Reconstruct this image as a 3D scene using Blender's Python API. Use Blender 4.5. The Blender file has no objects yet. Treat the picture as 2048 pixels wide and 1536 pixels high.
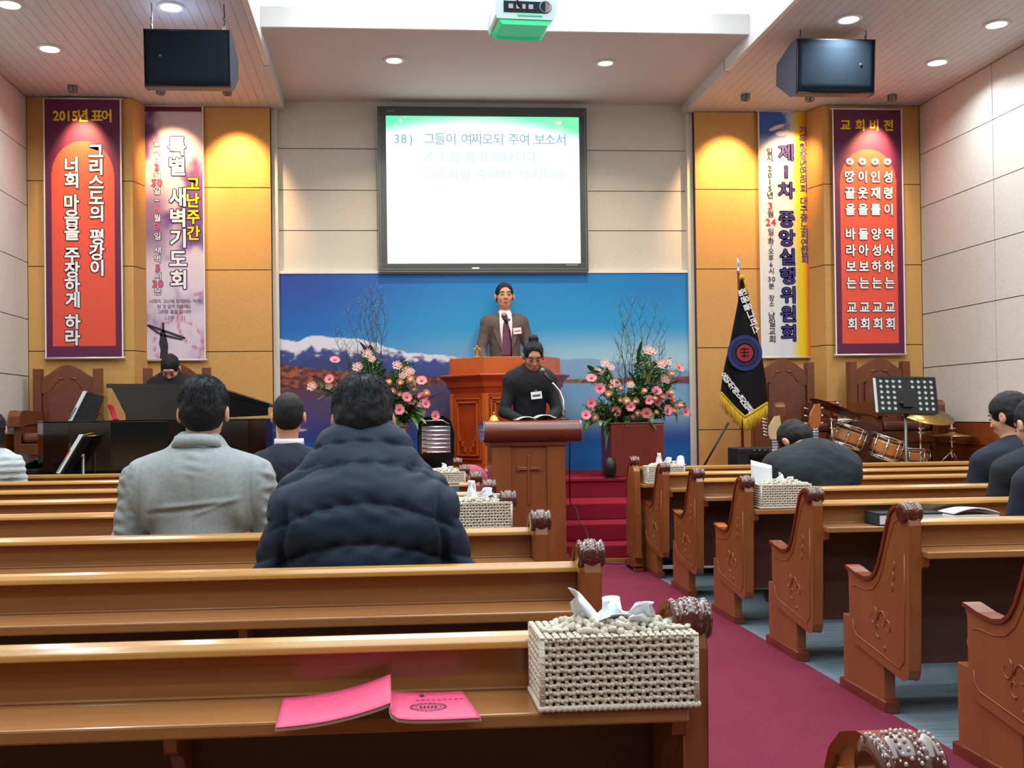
import bpy, math, random
import numpy as np
from mathutils import Matrix, Vector
random.seed(7); rng=np.random.default_rng(7)
PI=math.pi
scn=bpy.context.scene; COL=scn.collection
# ---------------------------------------------------------------- camera
cam=bpy.data.cameras.new('camera'); camo=bpy.data.objects.new('camera',cam); COL.objects.link(camo)
cam.sensor_width=36; cam.lens=2050/2048*36; cam.shift_x=(1024-922)/2048; cam.shift_y=(815-768)/2048
_f=Vector(((770-922)/2050,-(835-815)/2050,-1)).normalized(); _u=Vector((-.012,1,0)); _u=(_u-_u.dot(_f)*_f).normalized(); _r=_f.cross(_u)
M4=Matrix((_r,_f,_u)).to_4x4(); M4.translation=Vector((0,0,1.093)); camo.matrix_world=M4
cam.clip_start=.05; scn.camera=camo
# ---------------------------------------------------------------- world, exposure
W=bpy.data.worlds.new('world'); scn.world=W; W.use_nodes=True
W.node_tree.nodes['Background'].inputs[0].default_value=(.85,.93,1,1); W.node_tree.nodes['Background'].inputs[1].default_value=.07
scn.view_settings.view_transform='Standard'; scn.view_settings.look='None'; scn.view_settings.exposure=0.5; scn.view_settings.gamma=1
scn.view_settings.use_curve_mapping=False
scn.cycles.max_bounces=6; scn.cycles.diffuse_bounces=3; scn.cycles.glossy_bounces=3; scn.cycles.transmission_bounces=4; scn.cycles.caustics_reflective=False; scn.cycles.caustics_refractive=False
scn.cycles.sample_clamp_indirect=4
def area(name,loc,rot,sx,sy,power,col,shape='RECTANGLE',spread=PI):
    l=bpy.data.lights.new(name,'AREA'); l.shape=shape; l.size=sx; l.size_y=sy; l.energy=power; l.color=col; l.spread=spread
    o=bpy.data.objects.new(name,l); COL.objects.link(o); o.location=loc; o.rotation_euler=rot; return o
def spot(name,loc,target,power,col,ang,blend=.6,r=.03):
    l=bpy.data.lights.new(name,'SPOT'); l.energy=power; l.color=col; l.spot_size=ang; l.spot_blend=blend; l.shadow_soft_size=r
    o=bpy.data.objects.new(name,l); COL.objects.link(o); o.location=loc
    d=Vector(target)-Vector(loc); o.rotation_euler=d.to_track_quat('-Z','Y').to_euler(); return o
COOL=(.86,.95,1.0); WARM=(1,.58,.26)
area('cove_light',(1.0,3.4,4.5),(0,0,0),3.2,9.4,265,COOL)
for X,Y in ((-2.63,7.48),(-2.63,8.36),(-1.5,7.48),(3.54,7.5),(4.74,7.55),(4.74,8.4),(-2.63,5.6),(-1.5,5.6),(3.54,5.6),(4.74,5.6),(-2.63,3.7),(-1.5,3.7),(3.54,3.7),(4.74,3.7),(-2.63,1.8),(-1.5,1.8),(3.54,1.8),(4.74,1.8),(-2.63,-.1),(-1.5,-.1),(3.54,-.1),(4.74,-.1),(-1.5,-1.9),(3.54,-1.9)):
    area('downlight_lamp',(X,Y,4.045),(0,0,0),.14,.14,11,COOL,'DISK',2.6)
for X in (.114,1.958): area('warm_lamp',(X,8.805,4.15),(0,0,0),.13,.13,15,(1,.78,.5),'DISK',2.2)
for X,Y,tx,ty,tz,p in ((-2.73,9.32,-2.72,9.62,3.45,85),(-1.97,9.36,-1.97,9.87,3.45,85),(-1.383,9.36,-1.36,9.87,3.4,120),(3.40,9.36,3.38,9.87,3.4,120),(4.02,9.36,4.0,9.87,3.45,85),(4.80,9.32,4.7,9.62,3.4,120)):
    spot('wall_spot',(X,Y,3.99),(tx,ty+.0,tz),p,WARM,1.15,.9,.03)
# ---------------------------------------------------------------- glyph cache (built-in font)
TXT="2015년 표어그리스도의 평강이너희 마음을 주장하게 하라특별 새벽기도회고난주간일시:3월30일~4월3일 새벽5시30분너희가 고난에 참여하는 자가된 것 같이 위로에도그러할 줄을 앎이라(고후 1:7)제1차 중앙실행위원회기독청장년면려회 대구중노회연합회3월24일(화)오후6시30분 장소:남일교회교회비전성령이 역사하는 교회인재를 양성하는이웃을 돌아보는땅끝을 바라보는38)그들이 여짜오되 주여 보소서여기 검 둘이 있나이다이르시되 족하다 하시니라젊음을 그리스예장한"
def _cache():
    tmp=[]
    for off in (0,.016,.03):
        for ch in sorted(set(TXT)-{' '}):
            c=bpy.data.curves.new('t','FONT'); c.body=ch; c.size=1; c.offset=off; c.resolution_u=2; c.fill_mode='FRONT'
            o=bpy.data.objects.new('t',c); COL.objects.link(o); tmp.append((ch,off,o))
    dg=bpy.context.evaluated_depsgraph_get(); out={}
    for ch,off,o in tmp:
        me=bpy.data.meshes.new_from_object(o.evaluated_get(dg)); n=len(me.vertices)
        co=np.zeros(n*3); me.vertices.foreach_get('co',co)
        out[ch,off]=(co.reshape(-1,3)[:,:2].copy(),[tuple(p.vertices) for p in me.polygons]); bpy.data.meshes.remove(me)
    for ch,off,o in tmp:
        c=o.data; bpy.data.objects.remove(o); bpy.data.curves.remove(c)
    return out
GL=_cache()
# ---------------------------------------------------------------- materials
def mat(name,col,rough=.6,metal=0,var=0,scale=(8,8,8),col2=None,bump=0,bscale=None,spec=.5,coat=0,emit=None,estr=1,trans=0,detail=4,sheen=0):
    m=bpy.data.materials.new(name); m.use_nodes=True; nt=m.node_tree; b=nt.nodes['Principled BSDF']; N=nt.nodes.new; L=nt.links.new
    b.inputs['Base Color'].default_value=(*col,1); b.inputs['Roughness'].default_value=rough; b.inputs['Metallic'].default_value=metal
    b.inputs['Specular IOR Level'].default_value=spec; b.inputs['Coat Weight'].default_value=coat; b.inputs['Coat Roughness'].default_value=.12
    if sheen: b.inputs['Sheen Weight'].default_value=sheen
    if trans: b.inputs['Transmission Weight'].default_value=trans
    if emit: b.inputs['Emission Color'].default_value=(*emit,1); b.inputs['Emission Strength'].default_value=estr
    if var or col2 or bump:
        tc=N('ShaderNodeTexCoord')
        if var or col2:
            mp=N('ShaderNodeMapping'); mp.inputs['Scale'].default_value=scale; L(tc.outputs['Object'],mp.inputs[0])
            no=N('ShaderNodeTexNoise'); no.inputs['Scale'].default_value=1; no.inputs['Detail'].default_value=detail; L(mp.outputs[0],no.inputs['Vector'])
            cr=N('ShaderNodeValToRGB'); cr.color_ramp.elements[0].position=.3; cr.color_ramp.elements[1].position=.7
            c2=col2 or tuple(min(1,c*(1+var)) for c in col); c1=col if col2 else tuple(c*(1-var) for c in col)
            cr.color_ramp.elements[0].color=(*c1,1); cr.color_ramp.elements[1].color=(*c2,1); L(no.outputs[0],cr.inputs[0]); L(cr.outputs[0],b.inputs['Base Color'])
        if bump:
            mp2=N('ShaderNodeMapping'); mp2.inputs['Scale'].default_value=bscale or scale; L(tc.outputs['Object'],mp2.inputs[0])
            n2=N('ShaderNodeTexNoise'); n2.inputs['Scale'].default_value=1; n2.inputs['Detail'].default_value=3; L(mp2.outputs[0],n2.inputs['Vector'])
            bp=N('ShaderNodeBump'); bp.inputs['Strength'].default_value=bump; bp.inputs['Distance'].default_value=.01; L(n2.outputs[0],bp.inputs['Height']); L(bp.outputs[0],b.inputs['Normal'])
    return m
def lin(r,g,b): 
    f=lambda c:(c/255/12.92 if c/255<=.04045 else ((c/255+.055)/1.055)**2.4)
    return (f(r),f(g),f(b))
def attr_mat(name,rough=.6,emit=0,spec=.3):
    m=bpy.data.materials.new(name); m.use_nodes=True; nt=m.node_tree; b=nt.nodes['Principled BSDF']; a=nt.nodes.new('ShaderNodeAttribute'); a.attribute_name='Col'
    b.inputs['Roughness'].default_value=rough; b.inputs['Specular IOR Level'].default_value=spec
    if emit: 
        b.inputs['Base Color'].default_value=(0,0,0,1); nt.links.new(a.outputs['Color'],b.inputs['Emission Color']); b.inputs['Emission Strength'].default_value=emit
    else: nt.links.new(a.outputs['Color'],b.inputs['Base Color'])
    return m
HW=lin(176,108,46); HW2=lin(150,84,32)
M=dict(
 wood=mat('honey_wood',lin(142,94,54),.3,var=0,scale=(1.2,14,30),col2=lin(162,110,62),bump=.04,bscale=(1.5,30,60),coat=.45),
 rail=mat('rail_wood',lin(180,128,62),.24,scale=(1.5,30,30),col2=lin(200,150,80),bump=.12,bscale=(6,30,30),coat=.6),
 panel=mat('panel_wood',lin(134,76,38),.34,scale=(8,8,1.5),col2=lin(152,90,46),bump=.04,bscale=(20,20,3),coat=.3),
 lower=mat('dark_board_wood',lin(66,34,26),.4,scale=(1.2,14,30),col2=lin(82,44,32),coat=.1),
 redwood=mat('red_wood',lin(98,38,20),.25,scale=(8,8,3),col2=lin(124,54,28),coat=.6),
 knob=mat('dark_wood',lin(74,32,22),.16,scale=(12,12,12),col2=lin(96,44,26),coat=.8),
 bead=mat('carved_relief',lin(196,176,168),.12,spec=.8,coat=1),  # carved relief coloured pale, so the glints on dark wood are painted in
 lecwood=mat('lectern_wood',lin(122,62,24),.38,scale=(10,10,1.2),col2=lin(142,78,34),bump=.03,coat=.2),
 lectop=mat('lectern_top_wood',lin(98,42,22),.32,scale=(1.5,10,10),col2=lin(116,54,28),coat=.3),
 pulpit=mat('pulpit_wood',lin(150,52,18),.3,scale=(8,8,1.5),col2=lin(176,66,22),coat=.4),
 pulpit2=mat('pulpit_top_wood',lin(190,84,30),.3,scale=(2,8,8),col2=lin(206,100,38),coat=.3),
 pedestal=mat('pedestal_wood',lin(106,36,28),.35,scale=(6,6,1),col2=lin(124,46,34),coat=.3),
 chair=mat('chair_wood',lin(104,56,34),.4,scale=(8,8,2),col2=lin(126,68,38),coat=.15),
 leather=mat('brown_leather',lin(112,62,46),.4,var=.15,scale=(20,20,20),bump=.15,bscale=(60,60,60)),
 red=mat('crimson_carpet',lin(122,46,66),.95,var=.22,scale=(160,160,160),bump=.5,bscale=(300,300,300),spec=.1,detail=2),
 stepred=mat('step_carpet',lin(128,28,46),.95,var=.12,scale=(120,120,120),bump=.3,spec=.1),
 grey=mat('grey_carpet',lin(104,120,128),.95,scale=(3,60,60),col2=lin(128,142,148),bump=.4,bscale=(200,200,200),spec=.1),
 platwood=mat('platform_wood',lin(170,118,66),.4,scale=(1,12,12),col2=lin(190,138,82)),
 wall=mat('cream_wall',lin(214,206,196),.8,scale=(40,40,40),col2=lin(222,216,206),bump=.1,bscale=(150,150,150),spec=.2),
 wallc=mat('centre_wall',lin(216,210,196),.8,scale=(40,40,40),col2=lin(224,218,206),bump=.05,bscale=(150,150,150),spec=.2),
 joint=mat('dark_joint',lin(70,52,44),.9),cjoint=mat('ceiling_joint',lin(128,120,118),.9),
 orange=mat('orange_panel',lin(208,156,90),.7,scale=(60,60,60),col2=lin(216,166,100),bump=.1,bscale=(200,200,200),spec=.25),
 ceil=mat('ceiling_paint',lin(214,210,208),.8,spec=.2),
 plank=mat('ceiling_plank',lin(204,202,204),.5,scale=(4,1,4),col2=lin(210,208,210),spec=.4),
 white=mat('white_paint',lin(232,232,230),.5),
 black=mat('black_plastic',lin(24,24,27),.45,var=.2,scale=(40,40,40)),
 grille=mat('speaker_grille',lin(36,46,56),.9,var=.25,scale=(300,300,300),spec=.08),
 spkside=mat('speaker_case',lin(62,68,82),.45,var=.1,scale=(20,20,20)),
 piano=mat('black_lacquer',lin(8,8,9),.12,coat=.6),
 chrome=mat('chrome',(.8,.8,.82),.15,1),
 steel=mat('grey_steel',lin(120,116,112),.35,.8),
 brass=mat('cymbal_bronze',lin(196,164,96),.28,1,scale=(30,30,30),col2=lin(160,126,66)),
 gold=mat('gold',lin(222,176,84),.3,.7),
 frame=mat('screen_bezel',lin(66,72,70),.35,spec=.6),
 framel=mat('bezel_edge',lin(140,144,138),.4,.3),
 paper=mat('paper',lin(236,238,240),.7),
 tissue=mat('tissue_paper',lin(240,244,248),.9),
 yarn=mat('cream_yarn',lin(236,226,206),.95,var=.08,scale=(120,120,120),bump=.6,bscale=(500,500,500),spec=.1),
 pearl=mat('pearl',lin(240,240,244),.2,coat=.5),
 cardboard=mat('brown_box',lin(120,52,38),.7),
 pink=mat('pink_cover',lin(208,64,106),.5,scale=(60,60,60),col2=lin(214,76,116)),
 ink=mat('dark_ink',lin(70,24,44),.7),
 fringe=mat('yellow_fringe',lin(214,176,36),.7,var=.2,scale=(200,200,20)),
 flag=mat('black_satin',lin(13,10,13),.6,spec=.2),
 tblue=mat('print_navy',lin(56,48,128),.7),twhite=mat('print_white',lin(240,236,240),.7),tyellow=mat('print_yellow',lin(250,206,40),.7),tblack=mat('print_dark',lin(52,38,56),.7),
 tred=mat('print_red',lin(216,40,60),.7),tpink=mat('print_pink',lin(232,84,130),.7),emb=mat('emblem_blue',lin(22,40,112),.6),
 lamp=mat('lamp_diffuser',(1,1,1),.5,emit=COOL,estr=9),lampw=mat('warm_diffuser',(1,1,1),.5,emit=(1,.86,.62),estr=9),tube=mat('fluorescent_tube',(1,1,1),.5,emit=COOL,estr=6),
 green=mat('leaf_green',lin(52,92,44),.5,scale=(30,30,30),col2=lin(92,132,62)),green2=mat('pale_leaf',lin(120,146,72),.5,scale=(30,30,30),col2=lin(150,170,96)),
 twig=mat('twig_bark',lin(72,62,44),.8,var=.2),gerb=mat('gerbera_pink',lin(232,120,136),.6,scale=(40,40,40),col2=lin(244,156,164)),gerbc=mat('gerbera_centre',lin(190,70,84),.8,var=.3,scale=(200,200,200)),
 rose=mat('peach_rose',lin(255,200,168),.8,scale=(40,40,40),col2=lin(255,222,196),spec=.1),alst=mat('cream_blossom',lin(240,214,190),.6,scale=(60,60,60),col2=lin(240,176,170)),
 skin=mat('skin',lin(206,150,122),.5,scale=(25,25,25),col2=lin(214,160,132),spec=.35),skind=mat('skin_tan',lin(178,124,96),.5,scale=(25,25,25),col2=lin(190,136,108),spec=.35),
 lip=mat('lip',lin(170,88,84),.5),eye=mat('eye_dark',lin(36,22,18),.3),
 hair=mat('black_hair',lin(14,15,18),.5,scale=(200,200,40),col2=lin(26,28,33),bump=.5,bscale=(400,400,50),spec=.3),
 greyj=mat('pale_grey_linen',lin(146,153,153),.9,scale=(90,90,90),col2=lin(158,165,164),bump=.3,bscale=(14,14,22),spec=.1),
 puffer=mat('navy_nylon',lin(24,40,60),.62,var=.08,scale=(12,12,12),bump=.08,bscale=(40,40,40),spec=.3),
 suitb=mat('black_wool',lin(18,22,28),.85,var=.15,scale=(200,200,200),bump=.1),suitn=mat('navy_wool',lin(20,27,46),.85,var=.15,scale=(200,200,200),bump=.1),
 suitc=mat('charcoal_wool',lin(34,42,46),.9,var=.15,scale=(200,200,200),bump=.1),suitg=mat('brown_grey_wool',lin(92,80,80),.85,var=.12,scale=(200,200,200),bump=.1),
 knit=mat('pale_knit',lin(196,208,208),.95,var=.1,scale=(20,20,120),bump=.7,bscale=(20,20,160)),
 shirt=mat('white_shirt',lin(236,228,232),.7),tie=mat('purple_tie',lin(98,52,84),.5,var=.1,scale=(150,150,150)),
 trous=mat('dark_trousers',lin(28,28,34),.85),shoe=mat('black_shoe',lin(14,14,15),.3),
 shell=mat('drum_shell',lin(70,36,22),.2,scale=(1,1,1),col2=lin(70,36,22),coat=.8),drumw=mat('drum_amber',lin(196,130,72),.2,coat=.8),head=mat('drum_head',lin(170,150,134),.5),
 blue=mat('book_blue',lin(36,90,120),.5),tan=mat('guitar_tan',lin(206,176,130),.3,coat=.4),rosewd=mat('fretboard',lin(60,46,40),.4),
 glasspurple=mat('tinted_acrylic',lin(92,88,150),.15,coat=.3),wains=mat('wainscot_wood',lin(124,56,24),.35,scale=(1,8,8),col2=lin(142,70,32),coat=.2),
 metalw=mat('white_aluminium',lin(214,206,206),.35,.3),projg=mat('projector_body',lin(176,196,196),.4),led=mat('green_led',(0,.6,.2),.4,emit=(.05,.7,.32),estr=.2))
# ---------------------------------------------------------------- object helpers
class G:
    def __init__(s): s.v=[];s.f=[];s.s=[]
    def add(s,v,f,sm=False):
        n=len(s.v); s.v+= [tuple(map(float,p)) for p in v]; s.f+=[tuple(i+n for i in q) for q in f]; s.s+=[sm]*len(f); return s
    def box(s,x0,x1,y0,y1,z0,z1):
        return s.add([(x,y,z) for x in (x0,x1) for y in (y0,y1) for z in (z0,z1)],[(0,1,3,2),(4,6,7,5),(0,4,5,1),(2,3,7,6),(0,2,6,4),(1,5,7,3)])
    def prism(s,poly,axis,a,b,sm=False):
        n=len(poly); put={'x':lambda p,t:(t,p[0],p[1]),'y':lambda p,t:(p[0],t,p[1]),'z':lambda p,t:(p[0],p[1],t)}[axis]
        v=[put(p,a) for p in poly]+[put(p,b) for p in poly]
        s.add(v,[tuple(range(n)),tuple(range(2*n-1,n-1,-1))]); k=len(s.v)-2*n
        s.f+=[(k+i,k+(i+1)%n,k+n+(i+1)%n,k+n+i) for i in range(n)]; s.s+=[sm]*n; return s
    def tube(s,pts,r,n=8,cap=True,sm=True):
        pts=[Vector(p) for p in pts]; R=r if isinstance(r,(list,tuple)) else [r]*len(pts); v=[];f=[]; prev=None
        for i,p in enumerate(pts):
            t=(pts[min(i+1,len(pts)-1)]-pts[max(i-1,0)]).normalized()
            if prev is None: a=Vector((0,0,1)) if abs(t.z)<.9 else Vector((1,0,0)); a=(a-a.dot(t)*t).normalized()
            else: a=(prev-prev.dot(t)*t).normalized()
            prev=a; b=t.cross(a)
            for k in range(n):
                c=2*PI*k/n; v.append(p+R[i]*(math.cos(c)*a+math.sin(c)*b))
        m=len(pts)
        for i in range(m-1):
            for k in range(n): f.append((i*n+k,i*n+(k+1)%n,(i+1)*n+(k+1)%n,(i+1)*n+k))
        s.add(v,f,sm)
        if cap: k=len(s.v)-m*n; s.f+=[tuple(k+i for i in range(n-1,-1,-1)),tuple(k+(m-1)*n+i for i in range(n))]; s.s+=[False]*2
        return s
    def lathe(s,prof,c=(0,0,0),ax=(0,0,1),n=20,sm=True,cap=True):
        ax=Vector(ax).normalized(); a=Vector((1,0,0)) if abs(ax.x)<.9 else Vector((0,1,0)); a=(a-a.dot(ax)*ax).normalized(); b=ax.cross(a); c=Vector(c)
        v=[];f=[]
        for r,h in prof:
            for k in range(n): t=2*PI*k/n; v.append(c+ax*h+max(r,1e-5)*(math.cos(t)*a+math.sin(t)*b))
        for i in range(len(prof)-1):
            for k in range(n): f.append((i*n+k,i*n+(k+1)%n,(i+1)*n+(k+1)%n,(i+1)*n+k))
        s.add(v,f,sm); k=len(s.v)-len(prof)*n
        if not cap: return s
        s.f+=[tuple(k+i for i in range(n-1,-1,-1)),tuple(k+(len(prof)-1)*n+i for i in range(n))]; s.s+=[False]*2
        return s
    def ell(s,c,r,n=8,m=6,R=None):
        r=(r,r,r) if isinstance(r,(int,float)) else r; v=[];f=[]; R=R or Matrix.Identity(3); c=Vector(c)
        v.append(c+R@Vector((0,0,r[2])))
        for i in range(1,m):
            a=PI*i/m
            for k in range(n): b=2*PI*k/n; v.append(c+R@Vector((r[0]*math.sin(a)*math.cos(b),r[1]*math.sin(a)*math.sin(b),r[2]*math.cos(a))))
        v.append(c+R@Vector((0,0,-r[2]))); L=len(v)-1
        for k in range(n): f.append((0,1+k,1+(k+1)%n)); f.append((L,L-n+(k+1)%n,L-n+k))
        for i in range(m-2):
            for k in range(n): f.append((1+i*n+k,1+(i+1)*n+k,1+(i+1)*n+(k+1)%n,1+i*n+(k+1)%n))
        return s.add(v,f,True)
    def grid(s,fn,nu,nv,sm=True):
        return s.add([fn(i/nu,j/nv) for i in range(nu+1) for j in range(nv+1)],[(i*(nv+1)+j,(i+1)*(nv+1)+j,(i+1)*(nv+1)+j+1,i*(nv+1)+j+1) for i in range(nu) for j in range(nv)],sm)
    def tr(s,T):
        s.v=[tuple(T@Vector(p)) for p in s.v]; return s
def link(name,me,m,parent=None):
    o=bpy.data.objects.new(name,me); COL.objects.link(o)
    if m is not None and not me.materials: me.materials.append(m)
    if parent is not None: o.parent=parent
    return o
def ob(name,g,m,parent=None,bev=0,thick=0,sub=0,off=None):
    me=bpy.data.meshes.new(name); v=g.v
    if off is None and parent is not None and 'wl' in parent: off=parent['wl']
    if off is not None: v=[(x-off[0],y-off[1],z-off[2]) for x,y,z in v]
    me.from_pydata(v,[],g.f); me.polygons.foreach_set('use_smooth',g.s); me.update()
    o=link(name,me,M[m] if isinstance(m,str) else m,parent)
    if bev: b=o.modifiers.new('b','BEVEL'); b.width=bev; b.segments=2; b.limit_method='ANGLE'; b.angle_limit=.7
    if thick: t=o.modifiers.new('t','SOLIDIFY'); t.thickness=thick; t.offset=0
    if sub: t=o.modifiers.new('s','SUBSURF'); t.levels=sub; t.render_levels=sub
    return o
def thing(name,label,cat,loc=(0,0,0),rotz=0,group=None,world=False):
    o=bpy.data.objects.new(name,None); COL.objects.link(o); o.location=loc; o.rotation_euler=(0,0,rotz); o.empty_display_size=.1
    o['label']=label; o['category']=cat
    if group: o['group']=group
    if world: o['wl']=list(loc)      # parts given in world coordinates are stored relative to the thing's base
    return o
def tag(o,label,cat,group=None):
    o['label']=label; o['category']=cat
    if group: o['group']=group
    return o
def struct(name,g,m,bev=0):
    o=ob(name,g,m,None,bev); o['kind']='structure'; return o
def part(name,g,m,root,bev=0,**k):
    return ob(name,g,m,root,bev,off=root.get('wl') if root is not None else None,**k)
def dup(root,loc,rotz=None,label=None,group=None):
    def cp(o,par):
        c=o.copy(); COL.objects.link(c)
        if par is not None: c.parent=par
        for ch in [x for x in o.children]: cp(ch,c)
        return c
    r=cp(root,None); r.location=loc
    if rotz is not None: r.rotation_euler=(0,0,rotz)
    if label: r['label']=label
    if group: r['group']=group
    return r
def set_root_off(o): pass
def glyphs(chars,off,Y,fn):
    """chars: list of (ch,x,z,size[,sx]); fn maps (x,z)->3d"""
    g=G()
    if off>.05:      # outline: the bold glyph stamped around a small circle
        for k in range(8):
            a=2*PI*k/8; q=glyphs([(t[0],t[1]+off*.75*t[3]*math.cos(a),t[2]+off*.75*t[3]*math.sin(a),*t[3:]) for t in chars],.03,Y,fn); g.add(q.v,q.f)
        return g
    for t in chars:
        ch,x,z,sz=t[:4]; sx=t[4] if len(t)>4 else 1
        if ch==' ' or (ch,off) not in GL: continue
        co,fs=GL[ch,off]
        if not len(co): continue
        cx=(co[:,0].min()+co[:,0].max())/2; cy=.36
        g.add([fn(x+(a-cx)*sz*sx,z+(b-cy)*sz,Y) for a,b in co],fs)
    return g
def vcol(s,x,z0,z1,size,sx=1):
    w=[.5 if c==' ' else 1 for c in s]; tot=sum(w); p=(z0-z1)/tot; z=z0; out=[]
    for c,k in zip(s,w): out.append((c,x,z-p*k/2,size,sx)); z-=p*k
    return out
def hrow(s,x0,x1,z,size,sx=1):
    w=[.45 if c in ' ' else (.65 if c in '0123456789():' else 1) for c in s]; tot=sum(w); p=(x1-x0)/tot; x=x0; out=[]
    for c,k in zip(s,w): out.append((c,x+p*k/2,z,size,sx)); x+=p*k
    return out
FR=lambda x,z,Y:(x,Y,z)
def lettering(root,chars,Y,m,outm=None,bold=.03,out=.062,name='lettering'):
    if outm: part(name+'_outline',glyphs(chars,out,Y,FR),outm,root)
    return part(name,glyphs(chars,bold,Y-.0015,FR),m,root)
def printed(name,x0,x1,z0,z1,Y,nx,nz,fn,m,root=None,yf=None):
    """flat print: colour per vertex; fn(u,v)->rgb arrays, u right 0..1, v up 0..1"""
    u,v=np.meshgrid(np.linspace(0,1,nx+1),np.linspace(0,1,nz+1),indexing='ij'); c=fn(u,v)
    P=np.stack([x0+(x1-x0)*u,np.full_like(u,Y) if yf is None else Y+yf(u,v),z0+(z1-z0)*v],-1).reshape(-1,3)
    if root is not None and 'wl' in root: P=P-np.array(list(root['wl']))
    i,j=np.meshgrid(np.arange(nx),np.arange(nz),indexing='ij'); a=(i*(nz+1)+j).ravel(); F=np.stack([a,a+nz+1,a+nz+2,a+1],-1)
    me=npmesh(name,P,F,False); at=me.color_attributes.new('Col','FLOAT_COLOR','POINT')
    q=np.ones((len(P),4),np.float32); q[:,:3]=np.stack(c,-1).reshape(-1,3); at.data.foreach_set('color',q.ravel())
    return link(name,me,m,root)
def npmesh(name,V,F,sm=True):
    me=bpy.data.meshes.new(name); me.vertices.add(len(V)); me.vertices.foreach_set('co',np.asarray(V,np.float32).ravel())
    k=F.shape[1]; me.loops.add(F.size); me.loops.foreach_set('vertex_index',F.ravel().astype(np.int32)); me.polygons.add(len(F))
    me.polygons.foreach_set('loop_start',np.arange(0,F.size,k,dtype=np.int32)); me.update(calc_edges=True)
    me.polygons.foreach_set('use_smooth',np.full(len(F),sm)); me.validate(); return me
def vnoise(x,y,s=0,oct=4):
    """numpy value noise"""
    r=np.zeros_like(x,dtype=float); amp=.5
    for o in range(oct):
        X=x*2**o+s*13.7+o*7.1; Y=y*2**o+s*5.3+o*3.3; xi=np.floor(X);yi=np.floor(Y);fx=X-xi;fy=Y-yi;fx=fx*fx*(3-2*fx);fy=fy*fy*(3-2*fy)
        h=lambda a,b:np.modf(np.abs(np.sin(a*127.1+b*311.7)*43758.5453))[0]
        r+=amp*((h(xi,yi)*(1-fx)+h(xi+1,yi)*fx)*(1-fy)+(h(xi,yi+1)*(1-fx)+h(xi+1,yi+1)*fx)*fy); amp*=.5
    return r
def sm_(a,b,x): t=np.clip((x-a)/(b-a),0,1); return t*t*(3-2*t)
def mixc(a,b,t): return tuple(p*(1-t)+q*t for p,q in zip(a,b))
def sub(name,g,m,par,root=None,**k):
    return ob(name,g,m,par,off=(root.get('wl') if root is not None else None),**k)
# ================================================================= SETTING
XL,XR=-3.24,5.235; YB=-2.6; ZC=4.07
fl=struct('floor',G().box(XL-.2,XR+.2,YB,10.2,-.1,0),'grey')
sub('aisle_carpet',G().box(.47,1.80,YB,7.47,0,.006),'red',fl)
# platform with the carpeted steps
pl=struct('trim_1',G().box(XL,XR,8.62,10.1,0,.546),'stepred')
sub('carpet_nosing',G().box(XL,XR,8.605,8.625,.53,.549),'stepred',pl)
pr=struct('trim_2',G().box(2.75,XR,8.05,8.604,0,.546),'wains')
sub('stage_floor',G().box(2.75,XR,8.03,8.6,.547,.56),'platwood',pr)
for y0,z in ((7.47,.13),(7.72,.26),(8.05,.39)):
    s=struct('trim_3',G().box(-.35,2.7,y0,8.6,z-.13,z),'stepred',.008)
b=struct('trim_4',G().box(-.35,2.7,7.44,7.468,0,.035),'wood',.003)
# centre wall, recessed, with separate panels
def wallpanels(name,back,panels,m,depth=.02,axis='y'):
    w=struct(name,back,'joint')
    for (a0,a1,z0,z1,pos) in panels:
        g=0.004
        if axis=='y': q=G().box(a0+g,a1-g,pos,pos+depth,z0+g,z1-g)
        elif axis=='x+': q=G().box(pos-depth,pos,a0+g,a1-g,z0+g,z1-g)
        else: q=G().box(pos,pos+depth,a0+g,a1-g,z0+g,z1-g)
        sub('wall_panel',q,m,w)
    return w
zc=[.54]+[2.517-.397*k for k in (4,3,2,1)]+[2.517,2.915,3.308,3.711,4.19]
wb=wallpanels('wall_back',G().box(-1.2,3.2,10.022,10.2,.5,4.3),[(-1.06,3.07,a,b,10.0) for a,b in zip(zc[:-1],zc[1:])],'wallc')
# orange bays left and right
zo=[.546,.933,1.738,2.515,3.3,4.068]
def bay(x0,x1,yf,side):
    w=wallpanels('wall_bay',G().box(x0,x1,yf+.021,10.2,.3,4.2),[(x0,x1,a,b,yf) for a,b in zip(zo[:-1],zo[1:])],'orange')
    return w
bay(XL,-2.29,9.62,0); bay(-2.29+.0,-1.06,9.87,0); bay(3.07,4.26,9.87,1); bay(4.26,XR,9.62,1)
for x,s in ((-2.29,1),(4.26,-1)):      # splayed returns between the bays
    for a,b in zip(zo[:-1],zo[1:]):
        p=[(x-.001*s,9.62),(x+.075*s,9.869),(x-.03*s,9.869),(x-.03*s,9.64)]
        q=sub('splay_panel',G().prism(p if s>0 else p[::-1],'z',a+.004,b-.004),'orange',bpy.data.objects['wall_back'])
for x0,x1 in ((-1.06,-1.0),(3.01,3.07)):
    struct('trim_5',G().box(x0,x1,9.93,10.0,.546,4.07),'wallc',.004)
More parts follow.
